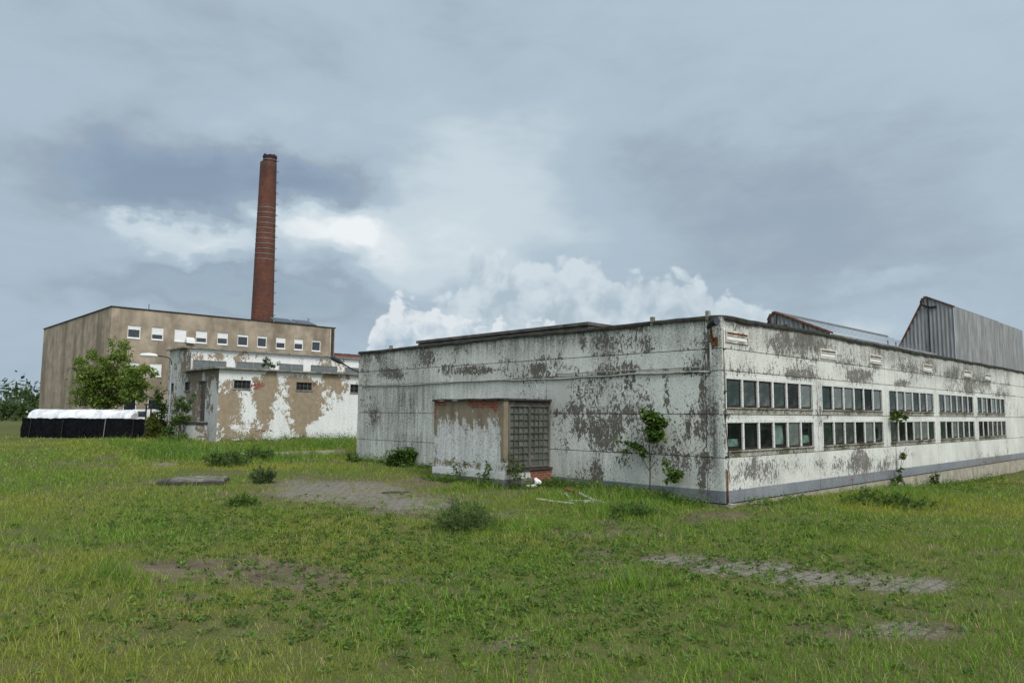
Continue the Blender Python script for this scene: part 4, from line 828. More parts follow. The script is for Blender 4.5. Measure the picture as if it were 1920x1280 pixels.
# ------------------------------------------------------------------ chimney stack, far house
cb = at(492, 603, 95.); ct = at(503.5, 293, 95.); CB = np.array([(cb[0]+ct[0])/2, 95., .5])
stk = thing('brick_chimney', 'tall round red brick chimney with white iron bands behind the office block', 'chimney', CB)
zb_, zt2 = cb[2]-.5, ct[2]-.5
RAD = lambda z: 1.40+(z-zb_)*(1.04-1.40)/(zt2-zb_)
m_ = MB(); zs_ = np.linspace(0, zt2-.95, 40); m_.lathe([(RAD(z), z) for z in zs_]+[(RAD(zt2)-.1, zt2-.93)], 40); m_.build('shaft', 'stack', stk, smooth=True)
m_ = MB(); m_.lathe([(.86, zt2-1.0), (.85, zt2-.3), (.92, zt2-.25), (.91, zt2), (.62, zt2+.0), (.6, zt2-.6)], 30, (.16, 0)); v = m_.v
for i, p in enumerate(v):
    if p[2] > zt2-.1: v[i] = (p[0], p[1], p[2]+.13*math.sin(i*1.3)*math.cos(i*.37))
m_.build('crown', 'stack', stk)
def zpx(y): return at(495, y, 95.)[2]-.5
for i, y in enumerate([302, 308]+list(np.linspace(392, 488, 11))):
    z = zpx(y); r = RAD(z)+.02; c = (0, 0)
    if i < 2: r = .90 if i == 0 else .89; c = (.16, 0)
    m_ = MB(); m_.lathe([(r-.03, z-.028), (r+.015, z-.028), (r+.015, z+.028), (r-.03, z+.028)], 36, c); m_.build('iron_band', 'grey_metal', stk, smooth=False)
for i in range(15):
    z = zb_+.8+i*1.48; r = RAD(z)
    m_ = MB(); a = R_(-8); m_.tube([(r*math.cos(a)-.05, r*math.sin(a)-.2, z), (r+.32, -.38, z+.03), (r+.32, .05, z+.03), (r-.05, .22, z)], .022, 5); m_.build('rung', 'dark_metal', stk)
m_ = MB(); m_.tube([(-.4, 0, zt2), (-.42, .02, zt2+.5)], .025, 5); m_.tube([(.9, -.2, zt2-.4), (1.2, -.25, zt2+.05)], .025, 5); m_.build('lightning_rod', 'dark_metal', stk)
P = at(690, 700, 88.); hs = thing('tiled_roof_house', 'far house with a red tiled roof seen beyond the office block', 'house', (P[0], 88., .5), ANG)
m_ = MB(); m_.box(-9, 9, -4, 4, -.5, 6.3); m_.build('wall', 'street_wall_far', hs)
zr_ = at(650, 662.5, 88.)[2]-.8; m_ = MB(); m_.add([(-9.4, -4.5, 6.4), (9.4, -4.5, 6.4), (9.4, 0, zr_), (-9.4, 0, zr_), (-9.4, 4.5, 6.4), (9.4, 4.5, 6.4), (-9.4, -4.5, 6.2), (9.4, -4.5, 6.2), (9.4, 4.5, 6.2), (-9.4, 4.5, 6.2)], [(0, 1, 2, 3), (3, 2, 5, 4), (0, 6, 7, 1), (4, 5, 8, 9), (0, 3, 4, 9, 6), (1, 7, 8, 5, 2), (6, 9, 8, 7)]); ro = m_.build('roof', 'tile', hs)
m_ = MB(); n = 46
for i in range(n): x = -9.4+18.8*i/n; m_.box(x+.02, x+.36, -.12, .12, zr_-.05, zr_+.07+random.uniform(-.02, .03))
m_.build('ridge_tiles', 'tile', ro)
for i in range(3): m_ = MB(); x0 = -7+5*i; m_.box(x0, x0+1.1, -4.03, -3.97, 4.2, 5.5); m_.build('window', 'office_glass', hs)

# ------------------------------------------------------------------ street lamp
LP = at(314.5, 822, 44.); LP[2] = float(gz(LP[0], LP[1])); hd = at(277, 667, 44.); tp = at(312.5, 684, 44.)
sl = thing('street_lamp', 'grey street lamp with a curved arm beside the outbuilding', 'street lamp', LP)
m_ = MB(); hgt = tp[2]-LP[2]; m_.tube([(0, 0, 0), (0, 0, .9), (0, 0, 1.), (0, 0, hgt)], [.075, .075, .05, .04], 10); m_.build('pole', 'grey_metal', sl, smooth=True)
dx = hd[0]-LP[0]; hz = hd[2]-LP[2]
m_ = MB(); m_.tube([(0, 0, hgt-.05), (-.02, 0, hgt+.2), (-.1, 0, hgt+.36), (-.28, 0, hgt+.47), (dx*.62, 0, hz+.02)], .032, 8); m_.build('arm', 'dark_metal', sl, smooth=True)
m_ = MB(); m_.tube([(dx*.58, 0, hz+.0), (dx*.7, 0, hz+.03), (dx*.95, 0, hz+.05), (dx*1.25, 0, hz+.05), (dx*1.33, 0, hz+.06)], [.04, .10, .13, .11, .03], 10); o = m_.build('lamp_head', 'white_metal', sl, smooth=True)

# ------------------------------------------------------------------ left edge: netting fence, trailer, vehicle, rack
Yf = 46.5
fa, fb = at(40, 822, Yf), at(292, 822, Yf); fz = float(gz(fb[0], Yf)); nf = thing('netting_fence', 'low fence draped with black shade netting at the left edge', 'fence', (fa[0], Yf, fz))
Lf = fb[0]-fa[0]; hf = at(220, 784.5, Yf)[2]-fz
def nety(u, v, s=0): return .30*(float(fbm(u*24, v*2.2, 1., 8, 4))-.5)+.12*(float(vnoise(u*90, v*.7, 1., 9))-.5)-.25*(1-v)**2*float(vnoise(u*9, 0, 1., 3))
m_ = MB(); tp_ = lambda u: hf+.05*(float(vnoise(u*14, 0, 1, 4))-.5)+.05*(float(vnoise(u*50, 0, 1, 5))-.5)-(.35*max(0, (u-.93)/.07))
m_.grid(lambda u, v: (Lf*u, nety(u, v)-.03, -.1+(tp_(u)+.1)*v), 160, 12); m_.grid(lambda u, v: (Lf*u, nety(u, v)+.03, -.1+(tp_(u)+.1)*v), 160, 12); m_.build('netting', 'netting', nf, smooth=True)
for px_ in (60, 120, 199, 252): x = at(px_, 800, Yf)[0]-fa[0]; m_ = MB(); m_.tube([(x-.05, -.20, -.1), (x+.09, -.26, hf+.02)], .028, 7); m_.build('post', 'grey_metal' if px_ == 199 else 'dark_metal', nf)
Yt = 49.5; ta, tb = at(70, 800, Yt), at(256, 800, Yt); tz = float(gz(tb[0], Yt)); tr = thing('covered_trailer', 'long trailer under a white tarpaulin behind the black netting', 'trailer', (ta[0], Yt, tz))
Lt = tb[0]-ta[0]; zt3 = at(180, 767.5, Yt)[2]-tz; zb3 = zt3-1.15
def prof(t): a = math.pi*t; return -math.cos(a), math.sin(a)
def tarp_pt(u, v):
    x = Lt*u; y, s = prof(v); e = 1-.0*u; k = min(1, (1-u)/.04)**.5 if u > .96 else 1
    return (x, y*1.1*(.85+.15*k), zb3+(zt3-zb3)*(s**.45)*(.82+.18*k)+.06*(float(fbm(u*22, v*5, 1., 14, 3))-.5)*s)
m_ = MB(); m_.grid(tarp_pt, 60, 16); m_.add([tarp_pt(1, v/16) for v in range(17)], [tuple(range(17))]); m_.add([tarp_pt(0, v/16) for v in range(17)], [tuple(range(17))]); m_.build('tarpaulin', 'tarp', tr, smooth=True)
m_ = MB(); m_.tube([(0, -1.09, zb3+.42), (Lt*.5, -1.12, zb3+.40), (Lt, -1.07, zb3+.42)], .02, 5); m_.build('rope', 'dark_metal', tr)
m_ = MB(); m_.box(.1, Lt-.1, -1., 1., .45, zb3); m_.build('body', 'grey_metal', tr)
for xx in (Lt*.35, Lt*.5):
    for s in (-1, 1):
        m_ = MB(); m_.lathe([(.0, -.1), (.3, -.1), (.36, -.07), (.36, .07), (.3, .1), (0, .1)], 20); o = m_.build('wheel', 'rubber', tr, smooth=False); o.location = (xx, s*.95, .36); o.rotation_euler = (R_(90), 0, 0)
va = at(257, 800, 50.5); vz = float(gz(va[0], 50.5)); ve = thing('van', 'white van with a red bonnet mostly hidden behind netting and shrubs', 'van', (va[0], 50.5, vz)); zv = at(270, 767.5, 50.5)[2]-vz
def extr(m_, P2, y0, y1):
    n = len(P2); m_.add([(x, y0, z) for x, z in P2]+[(x, y1, z) for x, z in P2], [tuple(range(n)), tuple(range(n, 2*n))[::-1]]+[(i, n+i, n+(i+1) % n, (i+1) % n) for i in range(n)])
m_ = MB(); extr(m_, [(0, .4), (0, zv-.12), (.1, zv), (1.35, zv+.02), (1.55, zv-.06), (2.0, 1.15), (2.0, .4)], -.85, .85); m_.build('body', 'white_metal', ve)
m_ = MB(); extr(m_, [(2.01, .4), (2.01, 1.1), (2.75, .98), (2.85, .8), (2.85, .4)], -.8, .8); m_.build('bonnet', 'red_paint', ve)
m_ = MB(); extr(m_, [(.2, zv-.5), (.25, zv-.13), (.95, zv-.12), (.95, zv-.5)], -.862, -.852); m_.build('side_window', 'office_glass', ve)
m_ = MB(); extr(m_, [(1.02, .6), (1.02, 1.15), (1.95, 1.15), (1.4, zv-.15), (1.36, zv-.15), (1.8, 1.12), (1.06, .62)], -.864, -.852); m_.build('stripe', 'red_paint', ve)
for xx in (.5, 2.3):
    for s in (-1, 1):
        m_ = MB(); m_.lathe([(0, -.1), (.26, -.1), (.32, -.06), (.32, .06), (.26, .1), (0, .1)], 20); o = m_.build('wheel', 'rubber', ve); o.location = (xx, s*.8, .32); o.rotation_euler = (R_(90), 0, 0)
ra = at(271, 822, 45.3); rz = float(gz(ra[0], 45.3)); rk = thing('metal_rack', 'dark metal rack of posts and double beam beside the shrubs', 'rack', (ra[0], 45.3, rz)); zr1 = at(271, 759, 45.3)[2]-rz
for x in (0, .30, .95): m_ = MB(); m_.box(x-.035, x+.035, -.03, .03, 0, zr1-.02); m_.build('post', 'dark_metal', rk)
m_ = MB(); m_.box(-.12, 1.2, -.04, .04, zr1-.019, zr1+.07); m_.build('beam', 'dark_metal', rk); m_ = MB(); m_.box(.04, 1.2, -.025, .025, zr1-.26, zr1-.18); m_.build('beam', 'dark_metal', rk)

# ------------------------------------------------------------------ small things on the ground
def gp(a, b): return gpt(a, b)
A, B = gp(300, 906), gp(424, 905); c = (A+B)/2; sb = thing('concrete_slab', 'broken flat concrete slab lying in the grass on the left', 'slab', (c[0], c[1], c[2]), math.atan2(B[1]-A[1], B[0]-A[0]))
Ls = np.linalg.norm(B-A)
def slabm(hw, dp, z0, z1, rag, seed):
    m_ = MB(); n = 40; ring = []
    for i in range(n):
        a = 2*math.pi*i/n; x, y = math.cos(a), math.sin(a); k = 1/max(abs(x), abs(y)); rr = 1+rag*(float(vnoise(i*1., seed, 1.7, seed))-.5); ring.append((x*k*hw*rr, y*k*dp*rr))
    vs = [(x, y, z0) for x, y in ring]+[(x*.99, y*.99, z1-.02) for x, y in ring]+[(x*.96, y*.96, z1+.012*math.sin(x*5+y*3)) for x, y in ring]
    fs = [(i, (i+1) % n, n+(i+1) % n, n+i) for i in range(n)]+[(n+i, n+(i+1) % n, 2*n+(i+1) % n, 2*n+i) for i in range(n)]+[tuple(range(2*n, 3*n))]
    m_.add(vs, fs); return m_
slabm(Ls*.5, .62, -.05, .10, .10, 3).build('base', 'dark_concrete', sb); o = slabm(Ls*.40, .55, .09, .17, .06, 8).build('cover', 'mossy_slab', sb); o.location = (Ls*.09, 0, 0)
for k, (p0, p1, lab) in enumerate((((515, 856), (585, 853.5), 'pale concrete kerb stone left in the tall grass'), ((592, 853.2), (648, 850.5), 'pale concrete kerb stone nearest the factory corner'), ((440, 857), (492, 856.5), 'overgrown pale kerb stone left of the other two'))):
    A, B = gp(*p0), gp(*p1); L_ = np.linalg.norm(B[:2]-A[:2]); kb = MB(); kb.grid(lambda u, v: (L_*u, .0, -.1+.30*v+.006*math.sin(u*30)), 12, 3); kb.grid(lambda u, v: (L_*u, .16*v, .20+.006*math.sin(u*30)), 12, 2); kb.grid(lambda u, v: (L_*u, .16, -.1+.30*v), 4, 1); kb.quad((0, 0, -.1), (0, .16, -.1), (0, .16, .2), (0, 0, .2)); kb.quad((L_, 0, -.1), (L_, .16, -.1), (L_, .16, .2), (L_, 0, .2))
    o = kb.build('kerb_stone', 'foundation'); o.location = tuple(A); o.rotation_euler = (0, -math.atan2(B[2]-A[2], L_), math.atan2(B[1]-A[1], B[0]-A[0])); tag(o, lab, 'kerb stone', 'kerb stones in the grass')
def board(p0, p1, w_, t_, mat, lab, lift0=.05, lift1=.05):
    A, B = gp(*p0), gp(*p1); A[2] += lift0; B[2] += lift1; d = B-A; L_ = np.linalg.norm(d); m_ = MB(); n = 10
    m_.grid(lambda u, v: (L_*u, w_*(v-.5)+.006*math.sin(u*11), t_+.004*math.sin(u*9)), n, 1); m_.grid(lambda u, v: (L_*u, w_*(v-.5)+.006*math.sin(u*11), 0), n, 1)
    for s in (-.5, .5): m_.grid(lambda u, v: (L_*u, w_*s+.006*math.sin(u*11), t_*v), n, 1)
    for x in (0, L_): m_.quad((x, -w_/2, 0), (x, w_/2, 0), (x, w_/2, t_), (x, -w_/2, t_))
    o = m_.build('board', mat); o.location = tuple(A); o.rotation_euler = (random.uniform(-.2, .2), -math.asin(d[2]/L_), math.atan2(d[1], d[0])); return tag(o, lab, 'board', 'old boards lying by the wall')
board((1079, 929), (1112, 942), .11, .04, 'timber_white', 'white painted board continuing from under the red board', .10, .05)
board((1060, 927), (1082, 933), .14, .05, 'timber_red', 'dull red painted board lying raised on the pile', .15, .13)
board((1059, 930), (1071, 940), .07, .03, 'timber_white', 'short white board sticking out beneath the red board', .08, .02)
board((1066, 943), (1128, 945), .08, .05, 'timber_white', 'long white board lying flat along the near side of the pile', .03, .05)
board((1090, 932), (1108, 934), .10, .04, 'timber_white', 'small pale board behind the pile of boards', .05, .04)
board((1005, 938), (1075, 947), .06, .03, 'timber_white', 'thin white batten lying left of the board pile', .03, .03)
board((1128, 945), (1150, 944), .08, .03, 'timber_white', 'short white batten right of the board pile', .02, .03)
def lump(P, r, sq, seed, mat, name, lab, cat, rot=0):
    m_ = MB(); n = 14; vs = []
    for j in range(8):
        t = math.pi*j/7
        for i in range(n):
            a = 2*math.pi*i/n; k = (1+1.3*(float(vnoise(i*1.+seed, j*1., 2.1, seed))-.5))*(1-.10*(7-j)); vs.append((r*sq[0]*k*math.sin(t)*math.cos(a), r*sq[1]*k*math.sin(t)*math.sin(a), r*sq[2]*(1+k*math.cos(t))*.5))
    m_.add(vs, [(j*n+i, j*n+(i+1) % n, (j+1)*n+(i+1) % n, (j+1)*n+i) for j in range(7) for i in range(n)]); o = m_.build(name, mat); o.location = tuple(P); o.rotation_euler = (0, 0, rot); return tag(o, lab, cat)
q = wld((-.95, y0b-.32, 0)); q[2] = float(gz(q[0], q[1])); lump(q, .21, (.75, .5, 1.8), 4, 'plaster', 'plaster_chunk', 'upright pointed chunk of white plaster by the bare brick', 'plaster')
q = wld((-1.25, y0b-.36, 0)); q[2] = float(gz(q[0], q[1])); lump(q, .17, (1.5, .6, .9), 9, 'plaster', 'plaster_chunk', 'low flat chunk of white plaster left of the pointed one', 'plaster')
q = wld((-.6, y0b-.3, 0)); q[2] = float(gz(q[0], q[1])); lump(q, .09, (1.4, .6, .9), 15, 'plaster', 'plaster_chunk', 'small white plaster crumb right of the pointed chunk', 'plaster')
q = gp(1371, 952); m_ = MB(); m_.box(-.12, .12, -.05, .05, 0, .11); o = m_.build('brick', 'foundation'); o.location = tuple(q); o.rotation_euler = (.25, .1, .7); tag(o, 'single pale brick lying at the foot of the factory corner', 'brick')
q = gp(716, 925); m_ = MB(); m_.tube([(0, 0, .02), (.25, .05, .05), (.55, .02, .04), (.8, .1, .06)], [.03, .035, .03, .015], 6); o = m_.build('fallen_branch', 'bark', smooth=True); o.location = tuple(q); tag(o, 'short dead branch lying on the worn paving', 'branch')
q = wld((7.7, -.3, 0)); q[2] = float(gz(q[0], q[1])); pp = thing('poppy', 'single red poppy in front of the grey plinth band', 'flower', q); m_ = MB(); m_.tube([(0, 0, 0), (.02, 0, .3), (.0, 0, .52)], .006, 5); m_.build('stem', 'stem', pp)
m_ = MB()
for k in range(5):
    a = k*2*math.pi/5; c_, s_ = math.cos(a), math.sin(a); m_.add([(0, 0, .51), (c_*.05-s_*.035, s_*.05+c_*.035, .54), (c_*.085, s_*.085, .55), (c_*.05+s_*.035, s_*.05-c_*.035, .54)], [(0, 1, 2, 3)])
m_.build('flower', 'poppy', pp)

# ------------------------------------------------------------------ trees, shrubs, weeds
def plant(name, label, cat, P, clusters, n, size, col, stems, mat_s='bark', narrow=.5, group=None, six=True, droop=.3, crown='crown', trunk='trunk', var=.35):
    """clusters and stems are world points; stored relative to the plant's foot"""
    t_ = thing(name, label, cat, P, 0, group); P = np.asarray(P)
    m_ = MB()
    for pts, rr in stems: m_.tube([np.asarray(p)-P for p in pts], rr, 6)
    m_.build(trunk, mat_s, t_, smooth=True)
    C = clump_pts([(c[0]-P[0], c[1]-P[1], c[2]-P[2], c[3], c[4], c[5]) for c in clusters], n)
    C = C[C[:, 2]+P[2] > gz(C[:, 0]+P[0], C[:, 1]+P[1])+.01]
    leaves(crown, C, size, col, t_, narrow=narrow, six=six, droop=droop, var=var); return t_
# leaning tree at the left, beyond the fence
Yt_ = 53.; base = at(196, 815, Yt_); base[2] = float(gz(base[0], Yt_)); s_ = Yt_/F
cl = []
for px_, py_, rx_, ry_ in ((231,650,11,17),(224,668,15,14),(211,668,8,12),(200,694,22,16),(189,672,10,10),(185,712,16,20),(215,716,26,18),(245,712,22,14),(263,694,15,8),(278,690,10,6),(286,699,10,6),(240,695,16,14),(255,722,18,12),(250,735,18,14),(215,745,30,16),(190,752,20,16),(265,745,10,8),(166,705,20,22),(160,742,22,18),(148,680,12,14),(178,662,10,10),(272,722,12,6),(214,642,6,9)):
    for k in range(2): q = at(px_+random.uniform(-3, 3), py_+random.uniform(-2, 2), Yt_+random.uniform(-1.6, 1.6)); cl.append((*q, rx_*s_, rx_*s_*1.3, ry_*s_))
def T(px_, py_, dy=0): return at(px_, py_, Yt_+dy)
plant('tree', 'light green leaning tree in front of the office block', 'tree', base, cl, 18000, .22, (.14, .21, .045),
  [([base, T(197, 780), T(202, 745), T(210, 715), T(222, 680), T(231, 648)], [.2, .17, .14, .10, .06, .02]), ([T(200, 755), T(225, 730), T(255, 705), T(285, 694)], [.09, .07, .05, .015]), ([T(198, 765), T(178, 735), T(160, 705), T(147, 676)], [.1, .08, .05, .02]), ([T(205, 735), T(190, 700), T(185, 670)], [.07, .05, .02]), ([T(202, 750), T(240, 742), T(265, 735)], [.06, .04, .015])], narrow=.42, six=False, droop=.5)
def shrub(label, px_, py_, Y, blobs, n, size, col, name='shrub', cat='shrub', narrow=.5, group=None, six=False, nst=5):
    b_ = at(px_, py_, Y); b_[2] = float(gz(b_[0], b_[1])); s_ = Y/F; cl = []; st = []
    for (qx, qy, rx_, ry_) in blobs:
        q = at(qx, qy, Y+random.uniform(-.3, .3)); cl.append((*q, rx_*s_, rx_*s_*.9, ry_*s_))
        st.append(([b_+np.array([random.uniform(-.1, .1), random.uniform(-.1, .1), -.05]), b_*.5+q*.5+np.array([random.uniform(-.1, .1), 0, 0]), q], [.03, .02, .008]))
    return plant(name, label, cat, b_, cl, n, size, col, st, 'bark', narrow, group, six, .1)
shrub('dark upright bush between the lamp post and the metal rack', 302, 822, 45., [(300,735,9,14),(298,752,13,14),(305,770,15,14),(295,788,15,16),(305,808,18,16),(288,803,12,14)], 2600, .15, (.050, .10, .022))
shrub('lighter leafy shrub growing over the entrance platform', 338, 812, 41.2, [(345,752,10,10),(335,762,12,14),(350,770,10,12),(340,783,14,10),(325,790,12,14),(318,806,14,12),(358,745,7,10),(352,787,8,8)], 2600, .13, (.085, .145, .035))
shrub('bright low shrub in front of the shelf like platform', 312, 835, 40., [(310,828,22,10),(335,822,16,10),(290,835,18,8),(345,832,18,8),(325,840,20,8)], 2300, .12, (.08, .16, .028))
shrub('yellowish shrub beside the black netting', 290, 828, 44.6, [(284,785,11,9),(290,800,14,10),(281,815,10,9),(300,818,12,8)], 1300, .13, (.13, .16, .03))
def clump(label, px_, py_, rx_, ry_, n, size, col, narrow=.3, name='weed_clump', cat='weed', group=None, spiky=True):
    b_ = gpt(px_, py_); dist = np.hypot(b_[0], b_[1]); s_ = math.hypot(dist, 2)/F; st = []; C = []
    t_ = thing(name, label, cat, b_, 0, group); m_ = MB(); k = max(10, int(n/26))
    for i in range(k):
        a = random.random()*6.28; r0 = random.random()**.5*rx_*s_*.55; sp = random.uniform(.2, 1.35)*rx_*s_; h = 2*ry_*s_*random.uniform(.5, 1.05)*(1-.38*min(1.5, sp/(rx_*s_))**2)
        p0 = np.array([r0*math.cos(a), r0*math.sin(a), -.03]); p2 = np.array([(r0*.4+sp)*math.cos(a)*.9, (r0*.4+sp)*math.sin(a)*.9, h]); p1 = (p0+p2)/2+np.array([0, 0, h*.15])
        m_.tube([p0, p1, p2], [.005, .004, .002], 4, False)
        for _ in range(26): u = random.random()**.8; q = (1-u)**2*p0+2*u*(1-u)*p1+u*u*p2; C.append(q+rng.normal(size=3)*.018)
    m_.build('stems', 'stem', t_); C = np.array(C); C[:, 2] = np.maximum(C[:, 2], .01); leaves('foliage', C, size, col, t_, narrow=narrow, six=True, droop=-.35 if spiky else .1, var=.35); return t_
clump('big feathery blue green weed clump in the middle of the yard', 868, 992, 52, 29, 3600, .07, (.10, .165, .055), .22)
clump('small dark weed tuft beside the worn paving', 491, 905, 24, 15, 1000, .11, (.06, .105, .045), .22)
clump('wide pale weed clump in front of the outbuilding', 424, 873, 36, 15, 1200, .16, (.075, .13, .04), .25)
clump('rounded weed clump right of the pale wide one', 486, 862, 26, 13, 900, .15, (.07, .13, .035), .25)
clump('low weed clump between board pile and factory corner', 1185, 968, 42, 14, 1300, .085, (.085, .15, .04), .25)
clump('leafy weed clump at the slab in the left grass', 455, 948, 26, 10, 600, .10, (.085, .155, .035), .3)
clump('grassy clump growing against the far left factory corner', 662, 866, 12, 10, 400, .13, (.07, .13, .03), .25)
clump('dock weeds in front of the right part of the street wall', 1660, 948, 60, 14, 1400, .12, (.075, .14, .035), .35)
# rounded bush at the left wall
b_ = wld((-.75, 14.3, 0)); b_[2] = float(gz(b_[0], b_[1])); cl = []
for px_, py_, rx_, ry_ in ((742,862,18,18),(760,855,18,16),(770,868,14,16),(735,870,10,12),(755,872,22,12),(775,850,8,9),(795,880,14,6),(730,866,9,7)):
    d = ray(px_, py_); q = CAM+d*(np.hypot(b_[0], b_[1])/np.hypot(d[0], d[1])); s_ = np.hypot(b_[0], b_[1])/F; cl.append((*q, rx_*s_, rx_*s_, ry_*s_))
plant('bush', 'dense rounded green bush against the left wall of the factory', 'bush', b_, cl, 4800, .115, (.06, .125, .025), [([b_, b_+np.array([dx_, 0, .5])], [.02, .008]) for dx_ in (-.3, -.1, .1, .3)], narrow=.6)
# young tree in front of the peeling wall
sx_ = -.42; S0 = on_x(1218, 928, sx_); B0 = wld((S0[0], S0[1], 0)); B0[2] = float(gz(B0[0], B0[1]))
def SW(px_, py_, xo=sx_): return wld(on_x(px_, py_, xo))
sc_ = np.hypot(B0[0], B0[1])/F; cl = []
for px_, py_, rx_, ry_ in ((1222,785,17,15),(1236,790,15,14),(1226,808,18,13),(1238,815,13,10),(1210,775,9,9),(1222,820,12,8),(1185,833,11,6),(1197,838,9,7),(1176,829,7,4),(1206,842,6,6),(1205,852,6,3),(1252,875,8,7),(1262,884,11,11),(1266,898,9,8),(1270,890,9,9),(1245,868,6,4),(1158,826,6,3),(1172,845,6,3),(1250,900,5,5)):
    q = SW(px_, py_, sx_+random.uniform(-.2, .15)); cl.append((*q, rx_*sc_, rx_*sc_*.9, ry_*sc_))
plant('young_tree', 'slender young tree with three leaf bunches before the peeling wall', 'young tree', B0, cl, 2600, .09, (.08, .15, .03),
  [([B0-np.array([0, 0, .05]), SW(1219, 885), SW(1218, 850), SW(1217, 825), SW(1222, 790)], [.022, .02, .018, .013, .005]), ([SW(1219, 884), SW(1206, 862), SW(1195, 840), SW(1178, 831)], [.013, .010, .007, .003]), ([SW(1219, 880), SW(1226, 868), SW(1233, 861), SW(1243, 866), SW(1260, 884)], [.012, .009, .006, .005, .003]), ([SW(1219, 862), SW(1222, 845), SW(1230, 825), SW(1236, 800)], [.012, .01, .008, .004])], narrow=.8, var=.4)
# climber on the street wall
CY = -.22; B1 = wld((13.15, CY, 0)); B1[2] = float(gz(B1[0], B1[1]))
def CW(px_, py_, yo=CY): return wld(on_y(px_, py_, yo))
c1 = np.hypot(B1[0], B1[1])/F; cl = [(*CW(px_, py_, CY-.05), r1*c1, r1*c1*.7, r2*c1) for px_, py_, r1, r2 in ((1686,775,10,7),(1680,784,7,6),(1694,782,6,4),(1693,857,4,7),(1695,852,3,3),(1684,902,7,9),(1679,908,6,7),(1690,880,3,5))]
plant('climbing_plant', 'thin climbing plant on the street wall between two window rows', 'plant', B1, cl, 420, .13, (.07, .12, .025),
  [([B1, CW(1681, 880), CW(1680, 840), CW(1681, 800), CW(1686, 775)], [.016, .012, .01, .008, .004]), ([B1+.02, CW(1687, 885), CW(1691, 860), CW(1698, 838), CW(1702, 842)], [.014, .01, .008, .006, .003]), ([CW(1687, 885), CW(1693, 868), CW(1696, 855)], [.008, .006, .003])], narrow=.7)
B2 = wld((16.3, -.25, 0)); B2[2] = float(gz(B2[0], B2[1])); plant('plant', 'small leafy plant at the right foot of the street wall', 'plant', B2, [(B2[0], B2[1], B2[2]+.35, .16, .14, .35)], 160, .12, (.06, .11, .028), [([B2, B2+np.array([0, 0, .6])], [.01, .004])], narrow=.6)
# seedlings by the bay
for k, (lx, ly, h_, lab) in enumerate(((-2.5, 8.0, .75, 'leggy seedling in front of the bay, left one'), (-2.45, 7.0, .7, 'leggy seedling at the middle of the bay front'), (-2.1, 6.05, 1.15, 'tall seedling at the corner of the brick bay'), (-1.75, 6.02, .85, 'seedling leaning over the dark window sill of the bay'))):
    b_ = wld((lx, ly, 0)); b_[2] = float(gz(b_[0], b_[1])); st = []; cl = []
    for j in range(4):
        e = b_+np.array([random.uniform(-.28, .28), random.uniform(-.2, .2), h_*random.uniform(.6, 1.1)]); st.append(([b_, (b_+e)/2+np.array([0, 0, .08]), e], [.008, .006, .003]))
        for u in (.55, .8, 1.): cl.append((*(b_*(1-u)+e*u), .09, .09, .08))
    plant('seedling', lab, 'seedling', b_, cl, 170, .08, (.075, .125, .03), st, 'stem', .6, 'seedlings by the brick bay')
# plant on the outbuilding roof
q = on_y(505, 687, A0[1]+.9); b_ = wld((q[0], A0[1]+.9, .6+ZT+.13)); s_ = np.hypot(b_[0], b_[1])/F
cl = [(*wld((lambda o: (o[0], A0[1]+.9+random.uniform(-.2, .2), o[2]))(on_y(px_, py_, A0[1]+.9))), rx_*s_, rx_*s_, ry_*s_) for px_, py_, rx_, ry_ in ((500,675,6,6),(497,682,7,6),(506,684,8,4),(515,686,7,3),(522,680,4,5),(502,670,3,4))]
plant('shrub', 'wild shrub rooted on the lower roof of the outbuilding', 'shrub', b_, cl, 520, .13, (.075, .12, .04), [([b_, wld((q[0]-.1, A0[1]+.9, b_[2]+.6))], [.02, .006]), ([b_, wld((q[0]+.5, A0[1]+.9, b_[2]+.5))], [.02, .006])], narrow=.45, six=False)

def treeline():
    cl = []
    for i in range(46):
        a = R_(-50+i*.55+random.uniform(-.2, .2)); r = random.uniform(150, 230); h = random.uniform(4, 9); cl.append((r*math.sin(a), r*math.cos(a), h*.55, h*.8, h*.8, h*.6))
    return tag(leaves('treeline', clump_pts(cl, 16000), 1.1, (.05, .085, .03), None, six=False), 'low far treeline on the horizon at the left', 'treeline', kind='stuff')
treeline()
# ------------------------------------------------------------------ sky and sun
SD = Vector((.42, -.90, 0)).normalized(); EL = R_(48); SD = Vector((SD.x*math.cos(EL), SD.y*math.cos(EL), math.sin(EL)))
sun = bpy.data.lights.new('sun', 'SUN'); sun.energy = 2.2; sun.angle = R_(24); sun.color = (1., .96, .90)
so = bpy.data.objects.new('sun', sun); COL.objects.link(so); so.rotation_euler = SD.to_track_quat('Z', 'Y').to_euler(); so.location = (0, 0, 60)
w = bpy.data.worlds.new('World'); scene.world = w; w.use_nodes = True; t = NT(w.node_tree)
bg = [n for n in t.n if n.type == 'BACKGROUND'][0]
sky = t.node('ShaderNodeTexSky', sky_type='NISHITA', sun_disc=False); sky.sun_elevation = EL; sky.sun_rotation = math.atan2(SD.x, SD.y); sky.air_density = 1.2; sky.dust_density = 2.
d = t.node('ShaderNodeTexCoord').outputs['Generated']; d = t.vm('NORMALIZE', d)
sp = t.node('ShaderNodeSeparateXYZ'); t.put(sp.inputs[0], d)
az = t.m('ARCTAN2', sp.outputs[0], sp.outputs[1]); el = t.m('ARCSINE', sp.outputs[2])
def azel(px_, py_): q = ray(px_, py_); q = q/np.linalg.norm(q); return math.atan2(q[0], q[1]), math.asin(q[2])
wn = t.node('ShaderNodeTexNoise'); t.put(wn.inputs['Vector'], t.scale(d, (1, 1, 1.8))); wn.inputs['Scale'].default_value = 5.5; wn.inputs['Detail'].default_value = 7; wn.inputs['Roughness'].default_value = .56
